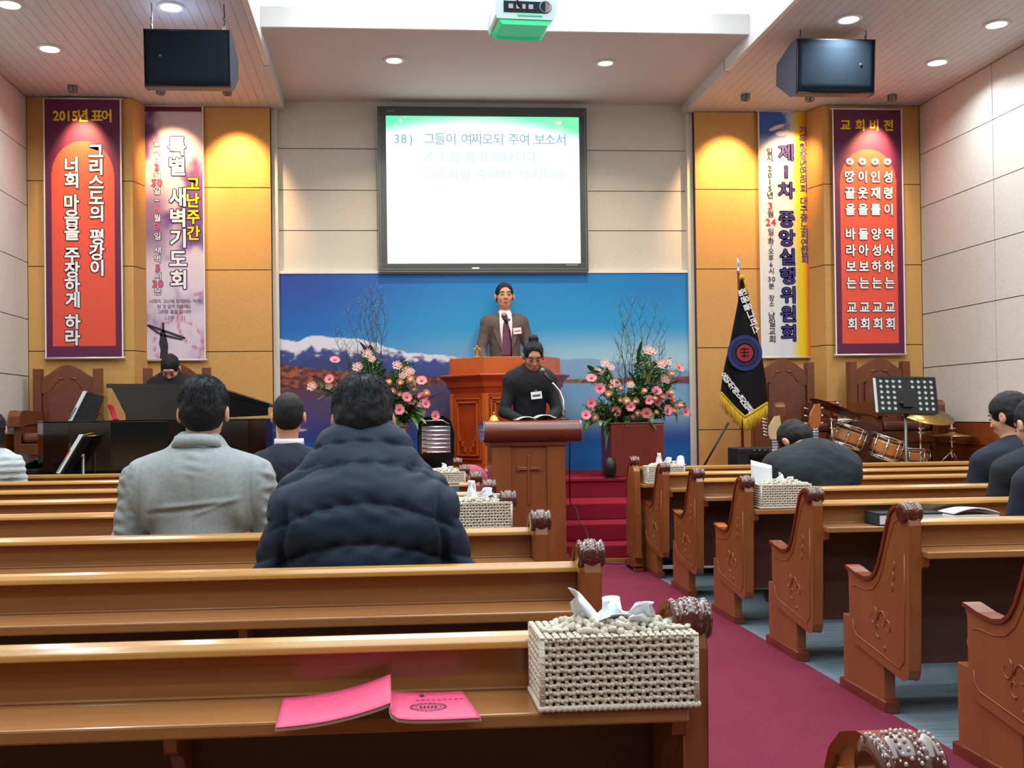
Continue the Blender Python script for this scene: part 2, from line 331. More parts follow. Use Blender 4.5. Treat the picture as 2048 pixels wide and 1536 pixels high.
# side walls : panels with recessed joints above a timber wainscot
zs=[.985,1.51,2.03,2.55,3.07,3.585,4.07]; ys=[YB]+[8.42-1.22*k for k in range(8,-1,-1)]+[9.62]
ys=[y for y in ys if y>=YB]
for nm,X,ax in (('wall_left',XL,'x+'),('wall_right',XR,'x-')):
    back=G().box(X-.2,X-.021,YB,10.1,0,4.3) if ax=='x+' else G().box(X+.021,X+.2,YB,10.1,0,4.3)
    pn=[(a,b,z0,z1,X) for a,b in zip(ys[:-1],ys[1:]) if b-a>.1 for z0,z1 in zip(zs[:-1],zs[1:])]
    w=wallpanels(nm,back,pn,'wall',.02,ax)
    x0,x1=(X-.02,X+.025) if ax=='x+' else (X-.025,X+.02)
    for a,b in zip(ys[:-1],ys[1:]):
        if b-a<.1: continue
        sub('wainscot_panel',G().box(x0,x1,a+.004,b-.004,.1,.78),'wains',w); sub('wainscot_rail',G().box(x0-.004*(ax!='x+'),x1+.004*(ax=='x+'),a,b,.786,.98),'wains',w)
    struct('baseboard_left' if ax=='x+' else 'baseboard_right',G().box(x0,x1,YB,9.6,0,.098),'redwood')
# ceiling
XA,XB=-.935,2.985
ce=struct('ceiling',G().box(XL-.2,XR+.2,YB,10.2,4.98,5.1),'ceil')
for nm,a,b in (('ceiling_left',XL,XA-.05),('ceiling_right',XB+.05,XR)):
    c=struct(nm,G().box(a-.1*(nm[-1]=='t' and a==XL),b,YB,10.1,ZC+.021,ZC+.12),'cjoint')
    n=int((b-a)/.078); w=(b-a)/n
    for k in range(n): sub('ceiling_plank',G().box(a+k*w+.0012,a+(k+1)*w-.0012,YB,10.02,ZC,ZC+.02),'plank',c)
c3=struct('ceiling_centre',G().box(XA,XB,8.117,10.1,4.17,4.19),'ceil')
struct('trim_6',G().box(XA,XB,8.09,8.115,4.165,4.33),'white',.004)          # lip of the light cove
for x0,x1 in ((XA-.05,XA),(XB,XB+.05)):
    struct('trim_7',G().box(x0,x1,YB,8.7,ZC,4.33),'white',.004)
    struct('trim_8',G().box(x0,x1,8.72,10.1,ZC,4.2),'ceil')
# planked sides and end of the recess
rc=struct('trim_9',G().box(XA-.09,XA-.06,YB,8.75,4.3,4.98).box(XB+.06,XB+.09,YB,8.75,4.3,4.98).box(XA-.06,XB+.06,8.72,8.75,4.2,4.98),'joint')
n=60
for k in range(n):
    y0=2.0+k*(8.7-2.0)/n; y1=2.0+(k+1)*(8.7-2.0)/n
    sub('cove_plank',G().box(XA-.06,XA-.045,y0+.002,y1-.002,4.331,4.97),'white',rc); sub('cove_plank',G().box(XB+.045,XB+.06,y0+.002,y1-.002,4.331,4.97),'white',rc)
sub('cove_end_panel',G().box(XA-.045,XB+.045,8.70,8.715,4.2,4.97),'white',rc)
for k in range(3):
    t=thing('fluorescent_tube',('left','middle','right')[k]+' glowing fluorescent tube behind the lip of the ceiling cove','lamp',(XA+.75+k*1.28,8.42,4.40),group='tubes in the ceiling cove')
    part('tube',G().tube([(-.58,0,0),(.58,0,0)],.016,12),'tube',t); part('holder',G().box(-.62,-.58,-.02,.02,-.03,.03).box(.58,.62,-.02,.02,-.03,.03).box(-.62,.62,-.025,.025,-.06,-.032),'white',t)
area('cove_end_light',(1.02,8.35,4.45),(0,0,0),3.4,.25,45,COOL).rotation_euler=(PI,0,0)
# ================================================================= CEILING LAMPS
def downlight(x,y,z,m,label,group=None,r=.082):
    t=thing('downlight',label,'lamp',(x,y,z),group=group)
    part('bezel',G().lathe([(r-.008,-.012),(r+.012,-.012),(r+.02,-.001),(r-.008,-.001)],n=28,cap=False),'white',t)
    part('diffuser',G().lathe([(.001,-.009),(r*.7,-.010),(r-.007,-.004),(.001,-.003)],n=28),m,t)
lb={(-2.63,7.48):'round white downlight at the top left corner of the picture',(-2.63,8.36):'round white downlight above the red banner at the far left',(-1.5,7.48):'round white downlight just above the left hanging loudspeaker',
 (3.54,7.5):'round white downlight just above the right hanging loudspeaker',(4.74,7.55):'round white downlight on the right, nearer of the two by the side wall',(4.74,8.4):'round white downlight on the right, farther of the two by the side wall'}
for (x,y),l in lb.items(): downlight(x,y,ZC,'lamp',l)
downlight(.114,8.805,4.17,'lampw','warm round downlight in the centre ceiling, left one, above the screen',r=.075)
downlight(1.958,8.805,4.17,'lampw','warm round downlight in the centre ceiling, right one, above the screen',r=.07)
for x,y,l in ((-2.73,9.32,'small grey ceiling spot above the far left red banner'),(-1.97,9.36,'small grey ceiling spot above the purple banner'),(-1.383,9.36,'small grey ceiling spot above the bare orange wall, left side'),
  (3.40,9.36,'small grey ceiling spot above the bare orange wall, right side'),(4.02,9.36,'small grey ceiling spot above the white and yellow banner'),(4.80,9.32,'small grey ceiling spot above the far right red banner')):
    t=thing('ceiling_spot',l,'lamp',(x,y-.02,ZC)); part('housing',G().lathe([(.042,0),(.042,-.045),(.036,-.055),(.03,-.055),(.03,-.01),(.001,-.01)],n=20,cap=False),'steel',t)
    part('bulb',G().ell((0,.0,-.03),(.022,.022,.012)),'lampw',t)
# ================================================================= LOUDSPEAKERS
def speaker(name,loc,rz,tilt,w,h,d,lab,mir):
    t=thing(name,lab,'loudspeaker',loc,rz); T=Matrix.Translation((0,0,-h/2))@Matrix.Rotation(tilt,4,'X')@Matrix.Translation((0,0,h/2))
    hw=w/2; pol=[(0,0),(d*.28,-.002),(d,-h*.22),(d*1.02,-h*.60),(d*.25,-h),(0,-h)]
    part('cabinet',G().prism(pol,'x',-hw,hw).tr(T),'spkside',t,.006)
    gr=G(); 
    gr.grid(lambda u,v_:(-hw*.985+w*.985*u,-.012-.016*math.sin(PI*u),-.012-(h-.024)*v_),14,6)
    gr.grid(lambda u,v_:(-hw*.985+w*.985*u,-.0-.001*v_,-.012-(h-.024)*v_),1,1)
    part('front_grille',gr.tr(T),'grille',t,thick=.006)
    part('edge_strip',G().box(-hw,-hw*.985,-.02,0,-h,0).box(hw*.985,hw,-.02,0,-h,0).box(-hw,hw,-.02,0,-.012,0).box(-hw,hw,-.02,0,-h,-h+.012).tr(T),'black',t)
    lx=-hw*.62*mir
    part('badge',G().ell((lx,-.029,-h*.47),(.011,.004,.011)).tr(T),'steel',t)
    for x in (-hw*.85,hw*.85):
        c=part('suspension_cable',G().tube([(x,.03,0),(x+.005,.03,.06),(x,.03,-loc[2]+ZC)],.0035,6),'black',t)
        sub('shackle',G().lathe([(.004,-.01),(.009,0),(.009,.05),(.004,.06)],c=(x,.03,0),n=8).ell((x,.03,.1),(.008,.008,.014)),'steel',c)
    part('safety_hook',G().tube([(hw*.3,.1,0),(hw*.3,.1,.035)],.008,8),'black',t)
speaker('hanging_loudspeaker',(-1.372,7.4,3.865),.0,.07,.60,.40,.40,'black loudspeaker hanging from the left ceiling above the banners',1)
speaker('hanging_loudspeaker',(3.52,7.7,3.98),.0,.07,.62,.415,.40,'black loudspeaker hanging from the right ceiling above the banners',-1)
# ================================================================= PROJECTOR
t=thing('projector','white ceiling projector with green glow at the top centre','projector',(.934,6.5,3.64),.06)
part('body',G().prism([(-.185,0),(-.16,-.0),(.16,0),(.185,.03),(.185,.12),(-.185,.12),(-.195,.03)],'y',-.02,.28),'projg',t,.012)
part('base_shell',G().prism([(-.15,-.035),(.14,-.035),(.165,.0),(-.18,.0)],'y',-.01,.26),'led',t,.01)  # green reflection on the underside, painted as a faint glow
part('connector_panel',G().box(-.15,.12,-.026,-.021,.03,.1),'grille',t)
for x,w in ((-.12,.03),(-.07,.02),(-.03,.02),(.01,.03)): part('port',G().box(x,x+w,-.03,-.024,.05,.08),'steel',t)
part('indicator_strip',G().box(-.06,.1,-.026,-.022,.008,.018),'led',t); part('ventilation_ring',G().lathe([(.03,0),(.036,-.008),(.042,0)],c=(.12,-.022,.07),ax=(0,1,0)),'steel',t)
part('ceiling_mount',G().tube([(0,.12,.12),(0,.12,1.33)],.02,12),'white',t); part('signal_cable',G().tube([(-.05,-.025,.06),(-.07,-.06,.1),(-.04,.05,.22),(-.01,.1,.4)],.005,6),'black',t)
# ================================================================= SCREEN
t=thing('projection_screen','large rear projection screen showing a verse under a green arch','screen',(.98,9.985,2.50),world=True)
x0,x1,z0,z1=-.036,2.0,2.502,4.096; ix0,ix1,iz0,iz1=.042,1.93,2.578,4.012; Y=9.90
fr=G()
for a in ((x0,x1,iz1,z1),(x0,x1,z0,iz0),(x0,ix0,iz0,iz1),(ix1,x1,iz0,iz1)): fr.box(a[0],a[1],Y,9.985,a[2],a[3])
f=part('bezel',fr,'frame',t,.003)
ed=G()
for a in ((x0-.006,x1+.006,z1-.0,z1+.006),(x0-.006,x1+.006,z0-.006,z0),(x0-.006,x0,z0,z1),(x1,x1+.006,z0,z1),(x0+.012,x1-.012,z0+.018,z0+.023),(x0+.012,x0+.016,z0+.02,z1-.01),(x1-.016,x1-.012,z0+.02,z1-.01)): ed.box(a[0],a[1],Y-.004,Y+.05,a[2],a[3])
sub('edge_moulding',ed,'framel',f,t)
def scrf(u,v):
    o=np.ones_like(u)
    arch=.955-.30*(u-.46)**2*1.25-.02   # lower edge of the green arch
    g=sm_(0,.13,v-arch+.035); W=(1.02*o,1.03*o,1.03*o)
    base=(.03+.25*vnoise(u*6,v*8,3),.72+.25*vnoise(u*9,v*9,1)-.1,.30+.25*vnoise(u*5,v*7,9))
    r=mixc(W,base,g)
    lf=sm_(.5,.62,vnoise(u*16,v*13,5))*sm_(.72,.86,u)*sm_(.80,.95,v)
    r=mixc(r,(.55*o,.85*o,.62*o),lf*.8)
    sp=np.zeros_like(u)
    for a,b_,q in ((.075,.965,.012),(.05,.93,.008),(.03,.90,.006),(.9,.96,.012),(.1,.99,.006)): sp=np.maximum(sp,sm_(q*1.3,q*.5,np.hypot((u-a)*1.3,v-b_)))
    r=mixc(r,(o,o,o),sp*.8)
    tint=sm_(.95,.5,v)*.0
    return r
printed('projected_picture',ix0,ix1,iz0,iz1,Y+.012,220,160,scrf,attr_mat('screen_picture',.3,.95),t)
l1=hrow('38)  그들이 여짜오되 주여 보소서',ix0+.07,ix1-.13,3.79,.125)
tl=mat('faint_teal_text',(0,0,0),.5,emit=lin(112,176,190),estr=.8); tl2=mat('fainter_text',(0,0,0),.5,emit=lin(196,224,228),estr=.85)
part('verse_lettering',glyphs(l1,.0,Y+.009,FR),tl,t)
part('verse_lettering',glyphs(hrow('여기 검 둘이 있나이다',ix0+.34,ix1-.42,3.615,.125)+hrow('이르시되 족하다 하시니라',ix0+.34,ix1-.13,3.44,.125),.0,Y+.009,FR),tl2,t)
part('maker_plate',G().box(.86,.93,Y-.006,Y,2.522,2.54),'paper',t); part('maker_mark',G().box(1.78,1.90,Y-.005,Y,2.553,2.566),'framel',t); part('maker_mark',G().box(.05,.13,Y-.003,Y,4.05,4.06),'framel',t)
# ================================================================= MOUNTAIN LAKE BACKDROP
t=thing('backdrop_picture','wide printed picture of a blue lake and snowy mountains behind the pulpit','picture',(1.0,9.975,.546),world=True)
x0,x1,z0,z1=-1.0,3.01,.545,2.488
def bd(u,v):
    o=np.ones_like(u); C=lambda r,g,b:tuple(c*o for c in lin(r,g,b)); pw=lambda xs,ys:np.interp(u,xs,ys)
    topc=mixc(C(46,74,164),C(34,134,206),sm_(0,.55,u)); topc=mixc(topc,C(40,128,200),sm_(.8,1,u))
    mid=mixc(C(36,104,190),C(50,158,216),sm_(0,.5,u)); low=mixc(C(70,150,210),C(168,208,226),sm_(.1,.9,u))
    sky=mixc(low,mid,sm_(.56,.74,v)); sky=mixc(sky,topc,sm_(.68,.98,v))
    rid=pw([0,.04,.08,.13,.2,.28,.36,.46,.52,.56,.62,.75,.86,1],[.68,.665,.69,.685,.67,.62,.60,.575,.555,.55,.555,.57,.535,.50])+(.028*(vnoise(u*26,u*0,7,4)-.5)+.02*(vnoise(u*70,u*0,9,3)-.5))*sm_(.65,.3,u)
    dep=rid-v; m=mixc(C(66,80,150),C(132,170,206),sm_(.4,.7,u)); m=mixc(m,C(58,68,122),sm_(.05,.14,dep)*sm_(.7,.3,u))
    nn=vnoise(u*60,v*40,11,4); band=pw([0,.1,.2,.26,.3,.45,1],[.055,.06,.045,.022,.012,.006,-.1]); snow=sm_(.02,-.01,dep-band+.11*(nn-.5))
    m=mixc(m,C(226,226,238),np.clip(snow,0,1)); r=mixc(sky,m,sm_(-.002,.002,dep))
    cl=np.exp(-(((u-.27)/.02)**2+((v-.605)/.008)**2)); r=mixc(r,C(206,186,214),cl*.8*sm_(0,-.01,dep))
    sh=pw([0,.1,.2,.35,.45,.6,.8,1],[.55,.525,.50,.485,.475,.462,.468,.475])+.016*(vnoise(u*70,u*0,5,3)-.5); wl=pw([0,.25,.5,1],[.425,.44,.45,.435])
    rust=mixc(C(88,50,58),C(176,98,66),sm_(.35,.7,vnoise(u*90,v*80,8))); rust=mixc(rust,C(120,80,86),sm_(.4,.8,u)*.7); r=mixc(r,rust,sm_(-.003,.004,sh-v))
    wat=mixc(C(86,66,104),C(120,168,210),sm_(.3,.8,u)); wat=mixc(C(34,66,150),wat,sm_(.12,.36,v)); wat=mixc(wat,C(98,58,70),sm_(.36,.42,v)*sm_(.4,.1,u)*.8)
    wat=mixc(wat,C(150,190,216),np.exp(-((v-.30)/.07)**2)*sm_(.55,.95,u)*.6); wat=mixc(wat,C(34,112,190),sm_(.2,.08,v)*sm_(.4,.8,u))
    ice=sm_(.42,.6,vnoise(u*26,v*30,4))*np.exp(-((v-.215)/.028)**2)*sm_(.24,.08,u); wat=mixc(wat,C(222,200,222),np.clip(ice*1.6,0,1)); wat=mixc(wat,C(34,84,176),sm_(.17,.155,v)*sm_(.6,.3,u))
    return mixc(r,wat,sm_(.003,-.003,v-wl))
printed('print',x0,x1,z0,z1,9.965,400,200,bd,attr_mat('lake_print',.45,spec=.35),t)
g=G()
for a in ((x0-.03,x1+.03,z1,z1+.028),(x0-.03,x0,z0,z1),(x1,x1+.03,z0,z1),(x0-.03,x1+.03,z0-.02,z0)): g.box(a[0],a[1],9.955,9.995,a[2],a[3])
part('white_frame',g,'white',t,.003)
# ================================================================= BANNERS
def banner(lab,cx,Y,w,z0,z1,fn,m='banner_print'):
    t=thing('hanging_banner',lab,'banner',(cx,Y,z1),world=True); x0,x1=cx-w/2,cx+w/2
    yf=lambda u,v:.004*np.sin(u*5+v*3)
    printed('cloth',x0,x1,z0,z1,Y,90,260,fn,attr_mat(m,.55,spec=.4),t,yf=None)
    part('hem_backing',G().box(x0-.0,x1+.0,Y+.002,Y+.008,z0,z1),'paper',t)
    part('top_rod',G().tube([(x0-.03,Y,z1+.004),(x1+.03,Y,z1+.004)],.008,8),'metalw',t); part('bottom_rod',G().tube([(x0-.03,Y,z0-.006),(x1+.03,Y,z0-.006)],.011,8),'metalw',t)
    part('side_edge',G().box(x0-.012,x0,Y-.003,Y+.004,z0,z1).box(x1,x1+.012,Y-.003,Y+.004,z0,z1),'white',t)
    return t,x0,x1
def redb(u,v):
    o=np.ones_like(u); c=tuple(q*o for q in lin(96,32,72)); asp=.68/2.36
    inside=(u>.085)&(u<.915)&(v>.045); cy=.70; r=.415*.29; yy=(v-cy)/ (.415*asp*1.15)
    arch=(v<cy)|(((u-.5)/.415)**2+yy**2<1)
    k=(inside&arch).astype(float)
    return mixc(c,tuple(q*o for q in lin(226,84,62)),k)
t,x0,x1=banner('red banner at the far left headed with the year 2015',-2.727,9.575,.672,1.675,4.04,redb)
Y=9.572
lettering(t,hrow('2015년 표어',x0+.075,x1-.075,3.885,.125,.9),Y,'tyellow',None)
lettering(t,vcol('그리스도의 평강이',x0+.455,3.63,2.42,.155),Y,'twhite','tblack')
lettering(t,vcol('너희 마음을 주장하게 하라',x0+.235,3.50,1.79,.155),Y,'twhite','tblack')
def purp(u,v):
    o=np.ones_like(u); n=vnoise(u*2.2,v*6,3); n2=vnoise(u*5,v*14,9)
    a=tuple(q*o for q in lin(112,72,140)); b_=tuple(q*o for q in lin(222,204,218)); r=mixc(b_,a,sm_(.38,.62,n))
    r=mixc(r,tuple(q*o for q in lin(98,62,130)),sm_(.6,.2,u)*sm_(.35,.5,v)*sm_(.75,.6,v)*.8)
    r=mixc(r,tuple(q*o for q in lin(222,206,222)),sm_(.33,.22,v)*sm_(.2,.6,n2)*.75)
    rr=np.hypot((u-.55),(v-.06)*4.4); ring=np.exp(-((rr-.42)/.03)**2)*sm_(.3,.6,vnoise(u*30,v*90,5)); r2=np.hypot((u-1.05),(v-.15)*4.4); ring=ring+np.exp(-((r2-.5)/.03)**2)*sm_(.3,.6,vnoise(u*30,v*90,6))
    r=mixc(r,tuple(q*o for q in lin(196,70,110)),np.clip(ring,0,1)*.7*sm_(.34,.28,v))
    r=mixc(r,tuple(q*o for q in lin(104,24,60)),(v>.978).astype(float))
    return r
t,x0,x1=banner('purple clouded banner second from the left',-1.962,9.835,.535,1.665,4.06,purp)
Y=9.832
lettering(t,vcol('특별 새벽기도회',x0+.30,3.78,2.32,.185),Y,'twhite','tblue',out=.062)
lettering(t,vcol('고난주간',x0+.445,3.40,2.78,.145,.95),Y,'tyellow','tblack')
lettering(t,vcol('일시:',x0+.11,3.75,3.52,.075)+vcol('월',x0+.11,3.44,3.36,.075)+vcol('일~',x0+.11,3.30,3.13,.075)+vcol('월',x0+.11,3.04,2.96,.075)+vcol('일 새벽',x0+.11,2.87,2.57,.075)+vcol('시',x0+.11,2.49,2.41,.075)+vcol('분',x0+.11,2.35,2.27,.075),Y,'twhite','tblack',.016,.062)
lettering(t,[('3',x0+.11,3.48,.09),('3',x0+.08,3.335,.09),('0',x0+.135,3.335,.09),('4',x0+.11,3.09,.09),('3',x0+.11,2.92,.09),('5',x0+.11,2.53,.09),('3',x0+.08,2.38,.09),('0',x0+.135,2.38,.09)],Y,'tpink','twhite')
lettering(t,hrow('너희가 고난에 참여하는 자가',x0+.03,x1-.03,2.215,.042)+hrow('된 것 같이 위로에도',x0+.10,x1-.12,2.165,.042)+hrow('그러할 줄을 앎이라',x0+.10,x1-.12,2.115,.042)+hrow('(고후 1:7)',x0+.17,x1-.17,2.06,.042),Y,'tblack',None,0)
g=G() # dark cross silhouette printed near the foot
fl_=lambda pts:g.prism([(x0+a,1.675+b) for a,b in pts],'y',Y-.001,Y+.001)
fl_([(.0,.31),(.02,.325),(.36,.20),(.35,.18)]); fl_([(.145,.34),(.165,.34),(.165,.24),(.145,.25)]); fl_([(.02,.295),(.14,.21),(.15,.225),(.03,.31)]); fl_([(.15,.21),(.33,.17),(.33,.185),(.17,.23)])
fl_([(.13,.26),(.17,.26),(.185,.20),(.20,.12),(.195,.06),(.21,0),(.12,0),(.13,.08),(.115,.14),(.125,.2)])
part('printed_cross',g,'tblack',t)
def yelb(u,v):
    o=np.ones_like(u); w=tuple(q*o for q in lin(222,226,228)); r=mixc(w,tuple(q*o for q in lin(240,206,24)),sm_(.5,.72,u)); r=mixc(r,tuple(q*o for q in lin(226,96,34)),sm_(.74,.92,u))
    k=sm_(.83,.92,v)*sm_(.75,.45,u); sk=mixc(tuple(q*o for q in lin(46,96,180)),tuple(q*o for q in lin(190,200,220)),sm_(.45,.65,vnoise(u*4,v*14,5))); r=mixc(r,sk,k)
    for a,b_,c_,d,th in ((.33,.935,.16,.008,-.35),(.42,.912,.12,.010,-.1),(.52,.918,.05,.006,.5)):   # pale dove
        du=(u-a);dv=(v-b_)*4.4; q=((du*math.cos(th)-dv*math.sin(th))/c_)**2+((du*math.sin(th)+dv*math.cos(th))/(d*4.4))**2; r=mixc(r,tuple(q_*o for q_ in lin(232,214,220)),sm_(1.2,.7,q))
    return r
t,x0,x1=banner('white and yellow banner with blue lettering, on the right',3.985,9.835,.545,1.64,4.065,yelb)
lettering(t,vcol('제1차 중앙실행위원회',x0+.265,3.75,1.78,.172,1.08),Y,'tblue','twhite',.016,.06)
lettering(t,vcol('기독청장년면려회 대구중노회연합회',x0+.44,3.92,2.56,.09),Y,'tblue',None,.016)
lettering(t,vcol('일시 2015년 ',x0+.10,3.70,3.17,.075)+vcol('월',x0+.10,3.09,3.01,.075)+[(c,x0+.10+dx,4.067-(y-222)*.00495,s,1) for c,y,dx,s in (('일',463,0,.075),('(',474,0,.05),('화',482,0,.07),(')',491,0,.05),('오',502,0,.065),('후',515,0,.065),('6',528,0,.065),('시',541,0,.065),('3',557,-.02,.07),('0',557,.022,.07),('분',571,0,.065),('장',595,0,.065),('소',607,0,.06),(':',616,0,.05),('남',630,0,.08),('일',645,0,.08),('교',661,0,.08),('회',677,0,.08))],Y,'tblack',None,.016)
lettering(t,[('3',x0+.10,3.13,.095),('2',x0+.075,2.97,.095),('4',x0+.13,2.97,.095)],Y,'tred',None)
t,x0,x1=banner('red banner at the far right with four columns of white lettering',4.688,9.575,.675,1.645,4.015,redb)
Y=9.572
lettering(t,hrow('교 회 비 전',x0+.07,x1-.08,3.86,.115),Y,'tyellow',None)
for k,s in enumerate(('땅끝을 바라보는 교회','이웃을 돌아보는 교회','인재를 양성하는 교회','성령이 역사하는 교회')):
    x=x0+.153+k*.127; lettering(t,vcol(s,x,3.44,1.86,.12,.95),Y,'twhite','tblack',out=.062)
    part('printed_ring',G().lathe([(.014,0),(.038,0),(.038,.002),(.014,.002),(.014,0)],c=(x,Y-.002,3.505),ax=(0,1,0),n=20,cap=False),'twhite',t)
# ================================================================= PEWS
def arc(c,r,a0,a1,n): return [(c[0]+r*math.cos(a0+(a1-a0)*i/n),c[1]+r*math.sin(a0+(a1-a0)*i/n)) for i in range(n+1)]
TOPC=[(.482,.500),(.455,.496),(.40,.484),(.33,.478),(.285,.486),(.255,.505),(.228,.540),(.205,.585),(.180,.640),(.158,.690),(.138,.733),(.110,.758),(.074,.770),(.04,.772)]
def end_panel(xa,xb):
    p=[(.012,.72),(.004,.70),(.012,.40),(.02,.20),(.03,.172),(.055,.160),(.09,.164),(.42,.212),(.45,.226),(.462,.255),(.464,.46)]+[(a-.004,b-.012) for a,b in TOPC]
    return G().prism(p,'x',xa,xb)
def ribbon(pts,th,xa,xb):
    q=[];n=len(pts)
    for i,(a,b) in enumerate(pts):
        a0,b0=pts[max(i-1,0)];a1,b1=pts[min(i+1,n-1)]; dx,dy=a1-a0,b1-b0; l=math.hypot(dx,dy); q.append((a+dy/l*th,b-dx/l*th))
    g=G()
    v=[(xa,*p) for p in pts]+[(xb,*p) for p in pts]+[(xa,*p) for p in q]+[(xb,*p) for p in q]
    f=[]
    for i in range(n-1): f+=[(i,i+1,n+i+1,n+i),(2*n+i,3*n+i,3*n+i+1,2*n+i+1),(i,2*n+i,2*n+i+1,i+1),(n+i,n+i+1,3*n+i+1,3*n+i)]
    f+=[(0,n,3*n,2*n),(n-1,3*n-1,4*n-1,2*n-1)]
    return g.add(v,f,False)
def knob_geo(xa,xb,c=(.037,.742),r=.034):
    w=xb-xa; pr=[(r*.55,0),(r*.93,.002),(r,.006),(r,.012),(r*.86,.015),(r*.96,.020),(r*1.10,w*.5),(r*.96,w-.020),(r*.86,w-.015),(r,w-.012),(r,w-.006),(r*.93,w-.002),(r*.55,w)]
    return G().lathe(pr,(xa,c[0],c[1]),(1,0,0),28)
def beads_geo(xa,xb,c=(.037,.742),r=.034):
    g=G(); w=xb-xa
    for k in range(15):
        a=2*PI*k/24+PI*.15
        for j,t in enumerate((.34,.44,.56,.66)):
            aa=a+(j%2)*PI/24; rr=r*(1.10-.4*abs(t-.5)); x=xa+w*t
            p=(x,c[0]-rr*math.cos(aa),c[1]+rr*math.sin(aa)); R=Matrix.Rotation(aa,3,'X'); g.ell(p,(.0021,.0024,.0027),6,4)
        for t in (.10,.90): g.ell((xa+w*t,c[0]-r*1.0*math.cos(a),c[1]+r*1.0*math.sin(a)),(.0024,.0020,.0028),6,4)
    return g
def make_pew(x0,x1,label,group,aisle):
    t=thing('church_pew',label,'pew',(0,0,0),group=group)
    th=.043; ends=((x0,x0+th,-1),(x1-th,x1,1))
    for xa,xb,s in ends:
        e=part('end_panel',end_panel(xa,xb),'panel',t,.004)
        sub('scroll_trim',ribbon(TOPC+[(.03,.765)],-.013,xa-.007,xb+.007),'redwood',e)
        kn=part('scroll_knob',knob_geo(xa-.013,xb+.013),'knob',t); sub('carved_beads',beads_geo(xa-.013,xb+.013),'bead',kn)['kind']='stuff'
        # carved outline and swirl on the outer face
        xf=xa-.0005 if s<0 else xb+.0005; c=G(); r=.0022
        fr=[(.035,.60),(.04,.40),(.048,.225),(.08,.195),(.40,.242),(.432,.262),(.435,.30)]; c.tube([(xf,a,b) for a,b in fr],r,5)
        c.tube([(xf,a,b) for a,b in ((.44,.425),(.40,.432),(.33,.428),(.27,.44),(.225,.475),(.19,.53),(.165,.59),(.13,.66),(.10,.705),(.07,.715),(.05,.70))],r,5)
        for cx,cz,sc,ph in ((.20,.335,1,0),(.27,.345,.9,2.2),(.235,.30,.7,4.0),(.16,.32,.6,1)):
            c.tube([(xf,cx+sc*.035*(1-.7*i/10)*math.cos(ph+i*.5),cz+sc*.045*(1-.7*i/10)*math.sin(ph+i*.5)) for i in range(11)],[.0035*(1-.5*i/10) for i in range(11)],5)
        for cz in (.50,.54,.58): c.ell((xf,.125-(cz-.5)*.2,cz-.03),(.003,.010,.016),8,5)
        c.ell((xf,.19,.24),(.003,.012,.01),8,5)
        sub('carving',c,'panel',e)
        q=.003 if s<0 else -.003; la,lb_=(xa+.012,xb+.012) if s<0 else (xa-.012,xb-.012)
        l=part('leg',G().box(la,lb_,.22,.55,.04,.30),'redwood' if False else 'panel',t,.004)
        sub('foot',G().box(la-.008,lb_+.008,.20,.575,.0,.045),'redwood',l,bev=.006)
    a,b=x0+th,x1-th
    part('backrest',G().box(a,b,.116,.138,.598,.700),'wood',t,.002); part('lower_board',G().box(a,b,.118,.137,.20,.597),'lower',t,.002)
    part('top_rail',G().prism([(.086,.690),(.088,.702),(.098,.7105),(.118,.714),(.138,.711),(.144,.700),(.144,.688)],'x',a,b),'rail',t,.003)
    part('book_ledge',G().box(a+.001,b-.001,-.038,.116,.590,.614),'wood',t,.004)
    part('ledge_cleat',G().box(a,b,.106,.116,.614,.619),'wood',t,.002)
    nb=3 if x1-x0>2 else 1
    for x in [a+.0]+[a+(b-a)*k/(nb+1) for k in range(1,nb+1)]+[b-.022]:
        part('ledge_bracket',G().prism([(.115,.589),(-.01,.589),(-.005,.56),(.04,.54),(.07,.50),(.085,.45),(.115,.44)],'x',x,x+.022),'panel',t,.002)
    part('seat',G().box(a,b,.139,.55,.345,.372),'wood',t,.006); part('seat_rail',G().box(a,b,.50,.522,.27,.344),'wood',t,.003)
    return t
PLX=(-2.962,.521)
pl_rows=[(.935,'left block pew directly under the camera, carved scroll in the bottom right corner'),(1.68,'left block pew with pink booklet and big tissue box on its ledge'),(2.52,'left block pew with the puffer coat man leaning on its back'),(3.35,'left block pew with the grey jacket man seated on it'),
 (4.25,'left block pew one row in front of the grey jacket man'),(5.03,'left block pew holding the man with short hair and white collar'),(5.78,'left block pew with a blue booklet on its ledge'),(6.64,'frontmost left block pew, behind the person in pale knit')]
pw=make_pew(PLX[0],PLX[1],'','pews in the left block',1)
pw.location=(0,pl_rows[0][0],0); pw['label']=pl_rows[0][1]
for y,l in pl_rows[1:]: dup(pw,(.012,y,0),label=l)
pw.location.x=.0
pr_rows=[(2.57,'right block pew at the right edge, only its carved end panel in view'),(3.38,'nearest fully visible right block pew, dark book lying on the next ledge'),(4.17,'right block pew just behind the crocheted tissue box'),(4.98,'right block pew with a crocheted tissue box on its ledge'),(5.78,'right block pew with the bowed man in charcoal leaning back on it'),(6.50,'frontmost right block pew by the front stand')]
pw2=make_pew(1.78,5.02,'','pews in the right block',-1)
pw2.location=(0,pr_rows[0][0],0); pw2['label']=pr_rows[0][1]
for y,l in pr_rows[1:]: dup(pw2,(0,y,0),label=l)
